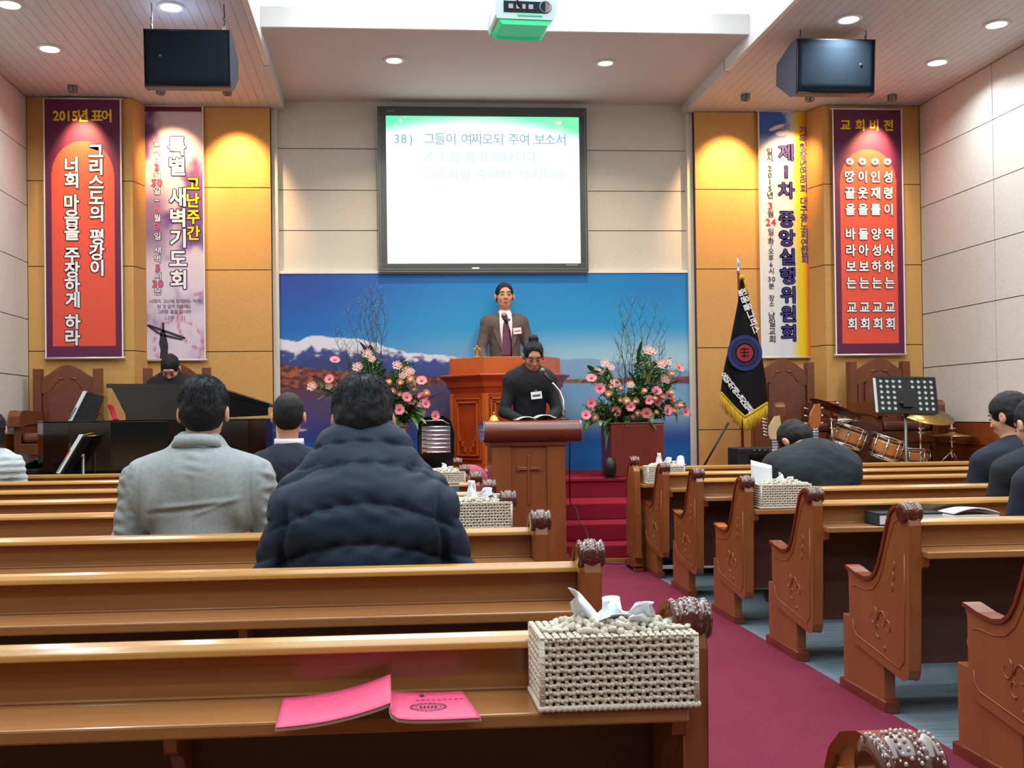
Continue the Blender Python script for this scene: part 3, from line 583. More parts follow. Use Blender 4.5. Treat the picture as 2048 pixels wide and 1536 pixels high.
# front stands (desk fronts) before the first rows
def stand(x0,x1,y,lab,aisle):
    t=thing('pew_front_stand',lab,'stand',(0,y,0),group='desk fronts before the first pews'); th=.043
    for xa,xb in ((x0,x0+th),(x1-th,x1)):
        e=part('end_panel',G().prism([(-.03,.10),(.22,.10),(.23,.30),(.20,.50),(.17,.66),(.13,.72),(.10,.76),(.06,.765),(-.02,.70),(-.035,.4)],'x',xa,xb),'panel',t,.004)
        sub('scroll_trim',ribbon([(.215,.50),(.185,.66),(.15,.73),(.11,.775),(.06,.79)],-.014,xa-.006,xb+.006),'redwood',e)
        k=part('scroll_knob',knob_geo(xa-.012,xb+.012,(.05,.765),.032),'knob',t); sub('carved_beads',beads_geo(xa-.012,xb+.012,(.05,.765),.032),'bead',k)['kind']='stuff'
        part('leg',G().box(xa+.004,xb-.004,-.01,.19,.03,.12),'redwood',t,.004); part('foot',G().box(xa-.01,xb+.01,-.05,.0,0,.05).box(xa-.01,xb+.01,.19,.24,0,.05).box(xa-.01,xb+.01,-.05,.24,.03,.06),'redwood',t,.005)
    part('front_board',G().box(x0+th,x1-th,.10,.122,.13,.70),'wood',t); part('top_rail',G().box(x0+th,x1-th,.07,.16,.70,.725),'rail',t,.006)
    part('book_ledge',G().box(x0+th,x1-th,-.10,.10,.590,.614),'wood',t,.004); part('bottom_board',G().box(x0+th,x1-th,.09,.125,.03,.20),'wood',t,.003)
stand(-2.95,.533,7.225,'wooden stand in front of the left block of pews',1)
stand(1.71,5.10,7.0,'wooden stand in front of the right block of pews, white cup on top',-1)
# ================================================================= TISSUE BOXES
def make_tissue(label,kind=0,seed=1):
    R=random.Random(seed); t=thing('tissue_box',label,'tissue box',(0,0,0),group='crocheted tissue boxes on the pew ledges')
    W,D,H=.126,.062,.118
    part('inner_box',G().box(-W+.008,W-.008,-D+.008,D-.008,.003,H-.006),'cardboard',t,.004)
    g=G(); nx,ny,nz=20,10,9
    def cell(p,R3,sx,sz,big=1):
        g.ell(p,(sx,.0042*big,sz),6,4,R3)
    I=Matrix.Identity(3); Rz=Matrix.Rotation(PI/2,3,'Z')
    # rows of stitches: thick horizontal ropes made of slanted stitches, thin posts between them
    for side in range(4):
        n=nx if side%2==0 else ny; L=(W if side%2==0 else D)
        for j in range(nz+1):
            z=.006+j*(H-.010)/nz
            for i in range(n*2+1):
                a=-L+2*L*i/(n*2); wob=.0012*math.sin(i*1.7+j*2.3); ty=R.uniform(-.0008,.0008)
                if side==0: p=(a,-D-.001+ty,z+wob); RR=Matrix.Rotation(.45,3,'Y')
                elif side==2: p=(a,D+.001+ty,z+wob); RR=Matrix.Rotation(-.45,3,'Y')
                elif side==1: p=(W+.001+ty,a,z+wob); RR=Rz@Matrix.Rotation(.45,3,'Y')
                else: p=(-W-.001+ty,a,z+wob); RR=Rz@Matrix.Rotation(.45,3,'Y')
                cell(p,RR,.0052,.0040,1.15)
            if j<nz:
                for i in range(n+1):
                    a=-L+2*L*i/n+.0022*(j%2)-.001; zz=z+(H-.010)/nz/2
                    if side==0: p=(a,-D,zz);RR=Matrix.Rotation(-.25,3,'Y')
                    elif side==2: p=(a,D,zz);RR=I
                    elif side==1: p=(W,a,zz);RR=Rz
                    else: p=(-W,a,zz);RR=Rz
                    g.ell(p,(.0042,.0038,.0066),6,4,RR)
    for i in range(-1,2,2):
        for k in range(-1,2,2): g.tube([(i*W,k*D,.003),(i*W,k*D,H)],.0055,6)
    for i in range(22):   # top face ropes
        x=-W+2*W*i/21
        for k in range(9):
            y=-D+2*D*k/8
            g.ell((x,y,H+.001),(.0062,.0072,.0032),6,4)
    c=part('crochet_cover',g,'yarn',t)
    h=G()
    for k in range(56):      # base hem
        for s in (-1,1):
            h.ell((-W-.003+2*(W+.003)*k/55,s*(D+.003),.005+.001*(k%2)),(.0045,.0052,.0055),6,4)
            if k<28: h.ell((s*(W+.003),-D+2*D*k/27,.005+.001*(k%2)),(.0052,.0045,.0055),6,4)
    part('hem',h,'yarn',t)
    f=G()
    for q,(rx,ry,hh,am) in enumerate(((.056,.026,.014,.008),(.072,.038,.011,.012),(.088,.048,.004,.012))):
        n=70
        for k in range(n):
            a=2*PI*k/n; w=math.sin(a*9+q)*am
            f.ell(((rx+w)*math.cos(a)+R.uniform(-.002,.002),(ry+w*.6)*math.sin(a),H+hh+.004*math.sin(a*13+q*2)+R.uniform(0,.003)),R.uniform(.0050,.0080),6,4)
    for x in (-.105,-.088,.10,.115): 
        for k in range(7): a=2*PI*k/7; f.ell((x+.011*math.cos(a),-.02+.011*math.sin(a),H+.006),(.006,.006,.004),6,4)
    part('ruffle',f,'yarn',t)
    b=G()
    for k in range(14): a=2*PI*k/14; b.ell((.098*math.cos(a),.040*math.sin(a),H+.010),.0042,8,6)
    part('pearl_beads',b,'pearl',t)
    # pulled tissue
    def leaf(x0,w,h,tx,lean,cur,ph):
        def fn(u,v):
            ww=w*(1-.55*v**1.5)*(1+.25*math.sin(PI*v)); x=x0+(u-.5)*ww+tx*v+ .012*v*math.sin(u*9+ph)
            y=lean*v*v+.012*math.sin(u*7+ph+v*2)*(.3+v)-.006
            z=H+.0+h*v*(1-cur*(2*u-1)**2*.5)-.25*cur*h*v*u
            return (x,y,z)
        return G().grid(fn,14,12)
    T=[((-.020,.042,.085,-.044,-.012,.9,.3),(-.002,.060,.055,.004,.01,.3,1.6),(.035,.062,.046,.020,-.02,-.1,2.6),(.01,.090,.030,.01,-.035,.0,4)),
       ((-.03,.045,.092,-.006,.0,.1,.8),(.015,.09,.066,.02,-.01,.6,2.1),(.04,.07,.035,.03,-.02,.0,3.3)),
       ((-.01,.055,.068,.004,.0,.9,.5),(.02,.06,.040,.022,-.02,.5,2.5),(-.02,.06,.03,-.015,-.02,.2,1.2))][kind]
    for k in T: part('tissue',leaf(*k),'tissue',t,thick=.0008)
    return t
def put(t,loc,rz,label): t.location=loc; t.rotation_euler=(0,0,rz); t['label']=label
A_=make_tissue('',0,3); put(A_,(.374,1.703,.615),.0,'big cream crocheted tissue box beside the pink booklet')
B_=make_tissue('',1,5); put(B_,(.392,4.30,.615),.02,'cream crocheted tissue box on the ledge right of the puffer coat man')
C_=make_tissue('',2,8); put(C_,(.385,6.69,.615),.0,'small distant crocheted tissue box on the frontmost left pew, below the flowers')
dup(C_,(1.985,5.03,.615),.0,'crocheted tissue box on the right pews behind the bowed man in charcoal')
dup(B_,(1.92,6.975,.615),.0,'crocheted tissue box half hidden behind the frontmost right pew end')
# ================================================================= THINGS ON THE LEDGES
t=thing('booklet','bright pink booklet lying open face down on the near ledge','book',(-.02,1.68,.614),world=True)
def bprof(u):   # u 0..1 left cover, spine, right cover -> (x,z)
    if u<.5: s=u*2; return (-.172+.176*s,.622+.026*s**2.2)
    s=(u-.5)*2
    P=[(.004,.648),(.001,.640),(.004,.631),(.014,.6245),(.035,.6225),(.07,.622),(.11,.6225),(.143,.6235)]; q=s*7; i=min(int(q),6); f=q-i
    return (P[i][0]*(1-f)+P[i+1][0]*f,P[i][1]*(1-f)+P[i+1][1]*f)
def cov(dz,ins=0):
    def fn(u,v):
        x,z=bprof(u); s=(u-.5)*2
        yf=1.585+.010*max(0,-s)*-1+.012*(1-abs(s))+ins; yb=1.742+.01*(1-abs(s))-ins
        if u<.5: x+= .012*v*(1-u*2)*-.3
        z2=z+.006*v*(1-abs(s))**2
        return (x-.006*v*(s>0)*s*3,yf+(yb-yf)*v,z2+dz)
    return fn
part('cover',G().grid(cov(.0025),48,6),'pink',t,thick=.0012)
for k in range(3): part('pages',G().grid(cov(.0-.0018*k,.002+.001*k),48,4),'paper',t,thick=.0014)
e=G()
zc_=.6268
def flat_ring(cx,cy,rx,ry,w,n=40):
    v=[];f=[]
    for k in range(n):
        a=2*PI*k/n; v+=[(cx+rx*math.cos(a),cy+ry*math.sin(a),zc_),(cx+(rx-w)*math.cos(a),cy+(ry-w)*math.sin(a),zc_)]
    for k in range(n): j=(k+1)%n; f.append((2*k,2*k+1,2*j+1,2*j))
    e.add(v,f)
flat_ring(.064,1.655,.030,.022,.0022); flat_ring(.064,1.655,.021,.014,.0012)
for i in range(5): e.add([(.050+i*.006,1.650,zc_),(.054+i*.006,1.650,zc_),(.054+i*.006,1.660,zc_),(.050+i*.006,1.660,zc_)],[(0,1,2,3)])
for q in range(22): a=2*PI*q/22; x,y=.064+.0255*math.cos(a),1.655+.018*math.sin(a); e.add([(x-.001,y-.0016,zc_),(x+.001,y-.0016,zc_),(x+.001,y+.0016,zc_),(x-.001,y+.0016,zc_)],[(0,1,2,3)])
e.add([(.052,1.716,zc_),(.060,1.716,zc_),(.060,1.728,zc_),(.052,1.728,zc_)],[(0,1,2,3)])
for i in range(9): e.add([(.045+i*.009,1.693,zc_),(.051+i*.009,1.693,zc_),(.051+i*.009,1.6955,zc_),(.045+i*.009,1.6955,zc_)],[(0,1,2,3)])
part('printed_emblem',e,'ink',t)
t=thing('booklet','blue booklet standing on a ledge left of the tissue box tissues','book',(.33,5.86,.614)); part('cover',G().box(-.09,.09,-.004,.004,0,.098).tr(Matrix.Rotation(-.15,4,'X')),'blue',t,.001); part('pages',G().box(-.085,.088,.004,.02,0,.09).tr(Matrix.Rotation(-.15,4,'X')),'paper',t)
part('title_band',G().box(-.088,.088,-.0055,-.004,.02,.04).tr(Matrix.Rotation(-.15,4,'X')),'paper',t)
t=thing('paper_sheet','white paper slip standing left of the right hand tissue box','paper',(1.905,5.075,.614)); part('sheet',G().grid(lambda u,v:(-.055+.11*u,.0+.012*v+.004*math.sin(u*3),.24*v-.03*u*v),8,8),'paper',t,thick=.001)
t=thing('hymn_book','dark book lying closed on the right block ledge','book',(2.20,4.20,.614)); part('cover',G().box(-.15,.13,-.06,.07,0,.006).box(-.15,.13,-.06,.07,.046,.052).box(-.15,-.146,-.06,.07,0,.052),'suitc',t,.002); part('pages',G().box(-.146,.127,-.056,.066,.006,.046),'paper',t)
t=thing('booklet','white booklet lying open on the right block ledge near the edge','book',(2.47,4.20,.614)); part('pages',G().grid(lambda u,v:(-.10+.2*u,-.07+.13*v,.045+.022*math.sin(PI*u)*(1-.3*v)),12,6),'paper',t,thick=.006); part('back_cover',G().box(-.10,.1,-.07,.06,0,.038),'paper',t,.002)
t=thing('cup','small white cup turned upside down on the right front stand','cup',(2.08,7.115,.726))
part('bowl',G().lathe([(.034,0),(.036,.01),(.028,.014),(.026,.05),(.020,.066),(.008,.072),(.001,.073)],n=24),'white',t); part('saucer',G().lathe([(.001,-.0005),(.040,-.0005),(.046,.004),(.040,.006),(.001,.005)],n=24),'black',t)
# ================================================================= FRONT LECTERN
t=thing('lectern','brown wooden lectern with carved cross and rounded top in front of the steps','lectern',(1.04,7.35,0),world=True)
Y=7.35
for xa,xb in ((.765,.905),(1.163,1.300)): part('side_pilaster',G().box(xa,xb,Y,Y+.34,.09,.90),'lecwood',t,.004)
part('centre_panel',G().box(.905,1.163,Y+.012,Y+.34,.09,.90),'lecwood',t,.002)
part('base',G().prism([(.745,0),(1.32,0),(1.32,.05),(1.305,.09),(.76,.09),(.745,.05)],'y',Y-.02,Y+.36),'lecwood',t,.004)
part('carved_cross',G().box(1.022,1.040,Y-.004,Y+.014,.45,.81).box(.945,1.022,Y-.004,Y+.014,.70,.722).box(1.040,1.118,Y-.004,Y+.014,.70,.722).box(.945,.962,Y-.008,Y+.014,.694,.728).box(1.10,1.118,Y-.008,Y+.014,.694,.728),'lecwood',t,.003)
top=[(7.36+.078*math.cos(PI*(.5+k/14)),.979+.078*math.sin(PI*(.5+k/14))) for k in range(15)]+[(7.74,.93),(7.74,1.04)]
tp=part('top',G().prism(top,'x',.712,1.405,True),'lectop',t,.003)
sub('end_plate',G().prism(top,'x',.703,.711).prism(top,'x',1.406,1.414),'glasspurple',tp,t)  # lectern side faces, with the purple reflection put into their colour
part('neck_moulding',G().box(.75,1.315,Y-.012,Y+.35,.872,.905),'lectop',t,.008)
t=thing('microphone','silver gooseneck microphone standing on the front lectern','microphone',(1.31,7.46,1.054),world=True)
part('base',G().lathe([(.04,0),(.04,.008),(.018,.02),(.001,.02)],c=(1.31,7.46,1.055),n=20),'black',t)
part('gooseneck',G().tube([(1.31,7.46,1.06),(1.312,7.46,1.14),(1.31,7.47,1.21),(1.29,7.49,1.27),(1.255,7.52,1.32),(1.225,7.55,1.35)],[.008,.008,.007,.006,.006,.006],10),'chrome',t)
part('handle',G().tube([(1.235,7.54,1.34),(1.205,7.565,1.385),(1.190,7.58,1.405)],[.011,.013,.018],12),'black',t)
part('head_grille',G().ell((1.178,7.592,1.425),(.024,.024,.026),14,10),'steel',t); part('cable',G().tube([(1.245,7.535,1.33),(1.275,7.52,1.27),(1.30,7.50,1.17),(1.325,7.48,1.07)],.003,6),'black',t)
t=thing('open_book','open book with cream pages lying on the front lectern','book',(1.11,7.56,1.052))
def pg(s): return G().grid(lambda u,v:(s*(.004+.145*u),-.09+.18*v,.012+.020*math.sin(PI*min(1,u*1.15))**.7+.012*(s>0)),10,4)
part('page_block',pg(-1),mat('cream_page',lin(226,222,196),.7),t,thick=.008); part('page_block',pg(1),M['paper'] if 0 else bpy.data.materials['cream_page'],t,thick=.008); part('cover',G().box(-.155,.155,-.095,.095,-.004,.0),'redwood',t,.002)
t=thing('bell','small golden desk bell at the left end of the lectern top','bell',(.79,7.42,1.056)); part('dome',G().lathe([(.042,0),(.042,.006),(.034,.01),(.030,.026),(.018,.04),(.006,.045),(.001,.045)],n=24),'gold',t); part('finial',G().lathe([(.004,.044),(.004,.052),(.008,.058),(.003,.066),(.001,.07)],n=12),'gold',t)
# ================================================================= PULPIT
t=thing('pulpit','large carved orange-brown pulpit on the platform, in front of the standing man','pulpit',(1.12,9.1,.546),world=True)
PC=(1.12,9.35)
def poly(k,fr=0): 
    p=[(.885,9.10),(1.42,9.10),(1.63,9.42),(1.63,9.62),(.60,9.62),(.60,9.42)]
    return [(PC[0]+(x-PC[0])*k,PC[1]+(y-PC[1])*(k if y<9.5 else 1)) for x,y in p]
def loft(levels):
    g=G(); n=6; v=[]
    for z,k in levels: v+=[(x,y,z) for x,y in poly(k)]
    f=[(i*n+j,i*n+(j+1)%n,(i+1)*n+(j+1)%n,(i+1)*n+j) for i in range(len(levels)-1) for j in range(n)]
    return g.add(v,f+[tuple(range(n-1,-1,-1)),tuple((len(levels)-1)*n+i for i in range(n))])
part('top_box',loft([(1.475,1.0),(1.625,.99)]),'pulpit2',t,.004); 
part('cornice',loft([(1.30,.965),(1.345,1.0),(1.36,1.04),(1.40,1.05),(1.42,1.08),(1.455,1.17),(1.465,1.17),(1.475,1.15)]),'pulpit',t,.003)
body=part('body',loft([(.66,.97),(1.30,.97)]),'pulpit',t,.003); part('plinth',loft([(.547,1.10),(.60,1.10),(.625,1.04),(.66,1.0)]),'pulpit',t,.003)
pp=poly(.97)
def face(i,j,m0=.06):
    a=Vector((*pp[i],0)); b=Vector((*pp[j],0)); d=(b-a); L=d.length; d/=L; nrm=Vector((d.y,-d.x,0)); 
    def P(s,z,o): q=a+d*s+nrm*o; return (q.x,q.y,z)
    def bar(s0,s1,za,zb,o=.016):
        g=G(); g.add([P(s0,za,-.004),P(s1,za,-.004),P(s1,zb,-.004),P(s0,zb,-.004),P(s0,za,o),P(s1,za,o),P(s1,zb,o),P(s0,zb,o)],[(0,3,2,1),(4,5,6,7),(0,1,5,4),(1,2,6,5),(2,3,7,6),(3,0,4,7)]); return g
    for k,(mm,o) in enumerate(((m0,.012),(m0+.035,.022))):
        s0,s1,za,zb=mm,L-mm,.70+k*.035,1.26-k*.035; w=.012
        for q in ((s0,s1,za,za+w),(s0,s1,zb-w,zb),(s0,s0+w,za,zb),(s1-w,s1,za,zb)): sub('panel_moulding',bar(*q,o),'pulpit2',body,t)
    st=.045
    for k in range(3):   # stepped lower corners of the inner field
        for s in (0,1):
            x=m0+.06+k*.03 if s==0 else L-m0-.06-k*.03-.012; sub('panel_moulding',bar(x,x+.010,.77+(2-k)*.05,.77+(3-k)*.05,.02),'pulpit2',body,t)
    sub('corner_post',bar(-.012,.03,.66,1.30,.014),'pulpit2',body,t); sub('corner_post',bar(L-.03,L+.012,.66,1.30,.014),'pulpit2',body,t)
face(0,1,.05); face(5,0,.045); face(1,2,.045)
t=thing('cross_ornament','small golden cross standing on the left edge of the pulpit top','cross',(.835,9.2,1.627)); part('upright',G().box(-.009,.009,-.006,.006,0.008,.105),'gold',t,.002); part('crossbar',G().box(-.034,.034,-.006,.006,.062,.080),'gold',t,.002); part('foot',G().box(-.022,.022,-.014,.014,0,.009),'gold',t,.002)
t=thing('microphone','black gooseneck microphone on the pulpit before the purple tie','microphone',(1.17,9.4,1.625)); part('base',G().lathe([(.035,0),(.035,.01),(.01,.02),(.001,.02)],n=16),'black',t)
part('gooseneck',G().tube([(0,0,.01),(.0,-.01,.14),(-.015,-.02,.25),(-.045,-.03,.33)],.008,8),'black',t); part('head_grille',G().ell((-.066,-.037,.388),(.028,.028,.030),14,10),'steel',t); part('handle',G().tube([(-.04,-.03,.32),(-.060,-.035,.372)],[.011,.022],10),'black',t)
# ================================================================= FLOWERS
def pedestal(cx,y,lab):
    t=thing('flower_pedestal',lab,'pedestal',(cx,y,.549),group='pedestals beside the pulpit'); w=.235
    part('box_body',G().box(-w,w,0,.42,.0,.455),'pedestal',t,.006); part('top_board',G().box(-w-.006,w+.006,-.006,.426,.456,.474),'pedestal',t,.004); return t
pedestal(2.206,8.85,'dark red wooden pedestal under the right flower arrangement')
pedestal(-.045,8.85,'dark red wooden pedestal under the left flower arrangement')
def petals(R,n,r0,r1,cup,w):
    g=G()
    for k in range(n):
        a=2*PI*k/n+R.uniform(-.06,.06); ca,sa=math.cos(a),math.sin(a); q=R.uniform(.9,1.05)
        pts=[]
        for s,ww,h in ((r0,.35,0),(r0+(r1-r0)*.55*q,1,cup*.6),(r0+(r1-r0)*.92*q,.7,cup),(r1*q,.12,cup*1.1)):
            pts+=[(s*ca+ww*w*sa,s*sa-ww*w*ca,h),(s*ca-ww*w*sa,s*sa+ww*w*ca,h)]
        g.add(pts,[(0,1,3,2),(2,3,5,4),(4,5,7,6)],True)
    return g
Rr=random.Random(4)
def flower_mesh(kind,k):
    if kind=='g': g=petals(Rr,20,.012,.052,.006,.0055); return g
    return None
def gerb_make():
    r=petals(Rr,20,.010,.052,.010,.0062); me=ob('gerbera',r,'gerb',None); me2=ob('gerbera_centre',G().ell((0,0,.003),(.015,.015,.007),12,6),'gerbc',me)
    st=ob('stem',G().tube([(0,0,-.002),(0,0,-.05),(.0,.0,-.09)],.003,5),'green2',me); return me
def rose_make():
    g=G().ell((0,0,0),(.016,.016,.015),10,7)
    for k in range(3):
        for j in range(5):
            a=2*PI*j/5+k*.6; r=.010+.006*k
            g.grid(lambda u,v:(r*math.cos(a+(u-.5)*1.5)*(1+.25*v),r*math.sin(a+(u-.5)*1.5)*(1+.25*v),-.012+.030*v-.004*k),4,2)
    me=ob('rose',g,'rose',None); ob('stem',G().tube([(0,0,-.012),(0,0,-.08)],.0025,5),'green',me); return me
def alst_make():
    g=G()
    for j in range(5):
        a=2*PI*j/5; c=(.022*math.cos(a),.022*math.sin(a),.0)
        for k in range(6):
            b=2*PI*k/6; g.add([c,(c[0]+.017*math.cos(b-.35),c[1]+.017*math.sin(b-.35),.012),(c[0]+.024*math.cos(b),c[1]+.024*math.sin(b),.016),(c[0]+.017*math.cos(b+.35),c[1]+.017*math.sin(b+.35),.012)],[(0,1,2,3)],True)
    me=ob('blossom_cluster',g,'alst',None); ob('stem',G().tube([(0,0,0),(0,0,-.09)],.003,5),'green2',me); return me
GP,RP,AP=gerb_make(),rose_make(),alst_make(); protos=[GP,RP,AP]; used={id(GP):0,id(RP):0,id(AP):0}
def leaf_geo(L,w,bend,n=6):
    g=G(); v=[];f=[]
    for i in range(n+1):
        s=i/n; ww=w*math.sin(PI*min(1,.08+s*.92))**.8*(1-.2*s); z=bend*s*s; v+=[(-ww,L*s,z+ww*.25),(0,L*s,z),(ww,L*s,z+ww*.25)]
    for i in range(n): k=3*i; f+=[(k,k+1,k+4,k+3),(k+1,k+2,k+5,k+4)]
    return g.add(v,f,True)
LM=[]
for L,w,b in ((.14,.018,-.03),(.10,.022,-.02),(.20,.014,-.06),(.07,.015,.0)):
    o=ob('leaf',leaf_geo(L,w,b),'green'); LM.append(o.data); bpy.data.objects.remove(o)
o=ob('leaf',leaf_geo(.09,.02,-.02),'green2'); LM.append(o.data); bpy.data.objects.remove(o)
def place(proto,root,loc,face,sc):
    def cp(o,par):
        c=o.copy(); COL.objects.link(c); c.parent=par
        for ch in o.children: cp(ch,c)
        return c
    c=cp(proto,root); c.location=loc; c.rotation_euler=Vector(face).to_track_quat('Z','Y').to_euler(); c.scale=(sc,)*3; return c
def arrangement(cx,cz,lab,Gs,Rs,As,tw,seed,leafc):
    R=random.Random(seed); t=thing('flower_arrangement',lab,'flowers',(cx,9.06,1.026))
    dz=cz-1.026
    part('foam_tray',G().lathe([(.001,0),(.15,0),(.16,.05),(.13,.06),(.001,.06)],n=20),'green',t)
    def pt(x,z,dy=0): return (x,-.20+dy+abs(x)*.15,z+dz)
    for x,z in Gs:
        p=pt(x,z,R.uniform(-.06,.04)); place(GP,t,p,(x*.8+R.uniform(-.5,.5),-1,(z-.1)*1.2+R.uniform(-.2,.5)),R.uniform(.9,1.1))
    for x,z in Rs: place(RP,t,pt(x,z,R.uniform(-.05,.03)),(x*.6,-1,z*.8+R.uniform(-.2,.4)),R.uniform(.9,1.3))
    for x,z in As: place(AP,t,pt(x,z,R.uniform(-.0,.08)),(x*.6,-1,.5),R.uniform(.8,1.2))
    # foliage: individual leaves
    for k in range(290):
        c=R.choice(leafc); s=R.random()**.6; x=c[0]*s+R.uniform(-.09,.09)*c[2]; z=max(.02,c[1]*s+R.uniform(-.06,.06)*c[2]); y=R.uniform(-.13,.12)
        o=bpy.data.objects.new('leaf',R.choice(LM)); COL.objects.link(o); o.parent=t; o.location=(x,y,z)
        d=Vector((c[0]*.9+R.uniform(-.5,.5),-.5+R.uniform(-.5,.5),c[1]*.7+R.uniform(-.5,.6))).normalized(); o.rotation_euler=d.to_track_quat('Y','Z').to_euler(); q=R.uniform(.9,1.5); o.scale=(q,q,q)
    f=G()
    for k in range(4200):
        c=R.choice(leafc); s=R.random()**.6; x=c[0]*s+R.uniform(-.08,.08)*c[2]; z=max(.03,c[1]*s+R.uniform(-.05,.05)*c[2]); y=R.uniform(-.1,.14); p=Vector((x,y,z)); d=Vector((R.uniform(-1,1),R.uniform(-1,1),R.uniform(-.5,1))).normalized(); e=d.cross(Vector((R.uniform(-1,1),.3,R.uniform(-1,1)))).normalized()*.009; q=p+d*.042
        f.add([p,p+d*.018+e,q,p+d*.018-e],[(0,1,2,3)])
    part('filler_foliage',f,'green',t)['kind']='stuff'
    for x,z in Gs+As+Rs[::2]:
        p=pt(x,z,.0); part('stem',G().tube([(x*.15,0,.03),(x*.6,-.05,p[2]*.55),(p[0],p[1]+.03,p[2]-.02)],.0028,5),'green',t)
    for x,z in tw:
        h=z+dz; n=12; ph=R.uniform(0,6); pts=[]
        for i in range(n+1):
            s=i/n; pts.append((x*.35*(s**.2)+x*.65*s+.018*math.sin(s*16+ph)*(.3+s),.06+.05*math.sin(ph+s*3),.03+(h-.03)*s))
        w=part('twig',G().tube(pts,[.0052*(1-.78*i/n) for i in range(n+1)],5),'twig',t)
        g=G()
        for i in range(4,n):
            for q in range(2):
                sd=R.choice((-1,1)); p=Vector(pts[i]); L=R.uniform(.05,.14)
                g.tube([p,p+Vector((sd*L*.35,R.uniform(-.02,.02),L*.6)),p+Vector((sd*L*.40+R.uniform(-.02,.02),0,L*1.05))],[.0016,.0012,.0008],4)
        sub('side_twig',g,'twig',w)
        b=G()
        for i in range(6,n): 
            for q in range(3): p=Vector(pts[i])+Vector((R.uniform(-.05,.05),0,R.uniform(0,.1))); b.ell(p,(.0035,.0035,.006),5,4)
        sub('bud',b,'green2',w)
    return t
RG=[(-.391,.395),(-.319,.305),(-.394,.18),(-.45,.073),(-.171,.1),(-.061,.14),(.079,.085),(.28,.106),(.452,.092),(.409,.484),(.105,.198),(.191,.275),(.202,.185),(.319,.232)]
RR=[(-.254,.25),(-.228,.316),(-.131,.303),(-.151,.201),(-.283,.286),(-.017,.188),(.154,.21),(.233,.227),(.349,.189),(-.031,.056),(.182,.089),(-.376,.126),(.328,.43),(-.007,.086),(.307,.262),(.397,.147),(.069,.277),(-.097,.189),(-.365,.054),(.348,.105)]
RA=[(-.256,.526),(-.208,.489),(.111,.631),(.147,.618),(.231,.509),(.305,.533),(-.185,.345),(-.052,.332),(.278,.377),(-.305,.454)]
arrangement(2.206,1.02,'pink gerbera and rose arrangement with tall twigs, right of the pulpit',RG,RR,RA,
 [(-.089,1.124),(.045,1.148),(.0,1.0),(.142,1.111),(.252,1.111),(.30,.95),(.359,.882),(.333,.737),(-.119,.764),(-.05,.9),(.525,.471)],11,
 [(-.35,.15,1),(-.3,.45,.7),(.0,.25,1),(.13,.62,.7),(.28,.52,.9),(.4,.15,1),(.1,.12,1),(-.15,.1,1),(.3,.3,1),(-.42,.0,.6)])
LG=[(-.383,.596),(-.428,.43),(.168,.161),(.365,.406),(.398,.211),(.269,.242),(.375,.265),(.48,.104),(.234,.266),(-.2,.25),(0,.2)]
LR=[(.177,.391),(.172,.29),(.109,.315),(.3,.336),(.405,.3),(.265,.419),(.083,.397),(-.1,.3)]
LA=[(.155,.538),(.237,.49),(-.102,.646),(-.186,.529),(.272,.49),(.339,.182),(.351,.2),(-.433,.367),(-.584,.369),(.2,.45),(-.06,.60)]
arrangement(-.045,1.0,'pink gerbera and cream blossom arrangement with tall twigs, left of the pulpit',LG,LR,LA,
 [(-.083,1.282),(.011,1.27),(-.13,1.235),(-.178,1.153),(-.345,.86),(-.272,1.106),(.045,1.188),(-.036,1.294),(-.05,1.1),(-.40,.9)],23,
 [(.25,.5,.8),(.2,.3,1),(.3,.1,.9),(-.1,.6,.9),(-.08,.45,.9),(-.3,.2,.8),(.1,.1,1),(.35,.2,.7),(-.5,.35,.4)])
for p in protos:
    for ch in list(p.children): bpy.data.objects.remove(ch)
    bpy.data.objects.remove(p)
# ================================================================= HEATER, CUSHION, CABLES
t=thing('heater','black heater with a shiny chrome grille left of the pulpit','heater',(.445,8.95,.549)); part('casing',G().prism([(-.14,0),(.14,0),(.145,.40),(.12,.50),(.06,.54),(-.08,.535),(-.13,.49),(-.145,.38)],'y',0,.24),'piano',t,.012)
for k in range(7): part('grille_bar',G().tube([(-.125,-.012,.235+k*.037),(0,-.022,.235+k*.037),(.120,-.012,.235+k*.037)],.010 if k%2 else .007,8),'chrome',t)
for x in (-.125,-.04,.04,.12): part('grille_rib',G().box(x-.003,x+.003,-.02,-.006,.225,.465),'chrome',t)
part('reflector',G().box(-.125,.12,-.006,-.002,.23,.46),'chrome',t); part('rim',G().tube([(-.13,-.004,.47),(-.09,-.004,.51),(.05,-.004,.515),(.115,-.004,.48)],.006,8),'chrome',t)
t=thing('cushion','round pink cushion propped on the steps left of the front lectern','cushion',(.685,8.28,.39)); part('pad',G().lathe([(.001,-.04),(.10,-.035),(.150,-.015),(.155,0),(.150,.015),(.10,.035),(.001,.04)],c=(0,0,.16),ax=(0,1,.1),n=32),mat('pink_fabric',lin(206,112,136),.8,var=.15,scale=(25,25,25)),t); part('piping',G().lathe([(.150,-.006),(.158,0),(.150,.006)],c=(0,0,.16),ax=(0,1,.1),n=32,cap=False),'redwood',t)
part('button',G().ell((.03,-.045,.20),(.02,.01,.02)),'ink',t)
t=thing('cable','thin black cable running from the lectern down over the carpeted steps','cable',(1.45,7.3,0)); part('lead',G().tube([(-.05,.40,.93),(-.04,.50,.70),(-.03,.56,.47),(-.02,.60,.41),(.0,.47,.38),(.01,.38,.272),(.03,.28,.25),(.04,.14,.14),(.06,.08,.02),(.2,.03,.012),(.38,.05,.012),(.5,-.02,.012)],.005,6),'black',t)
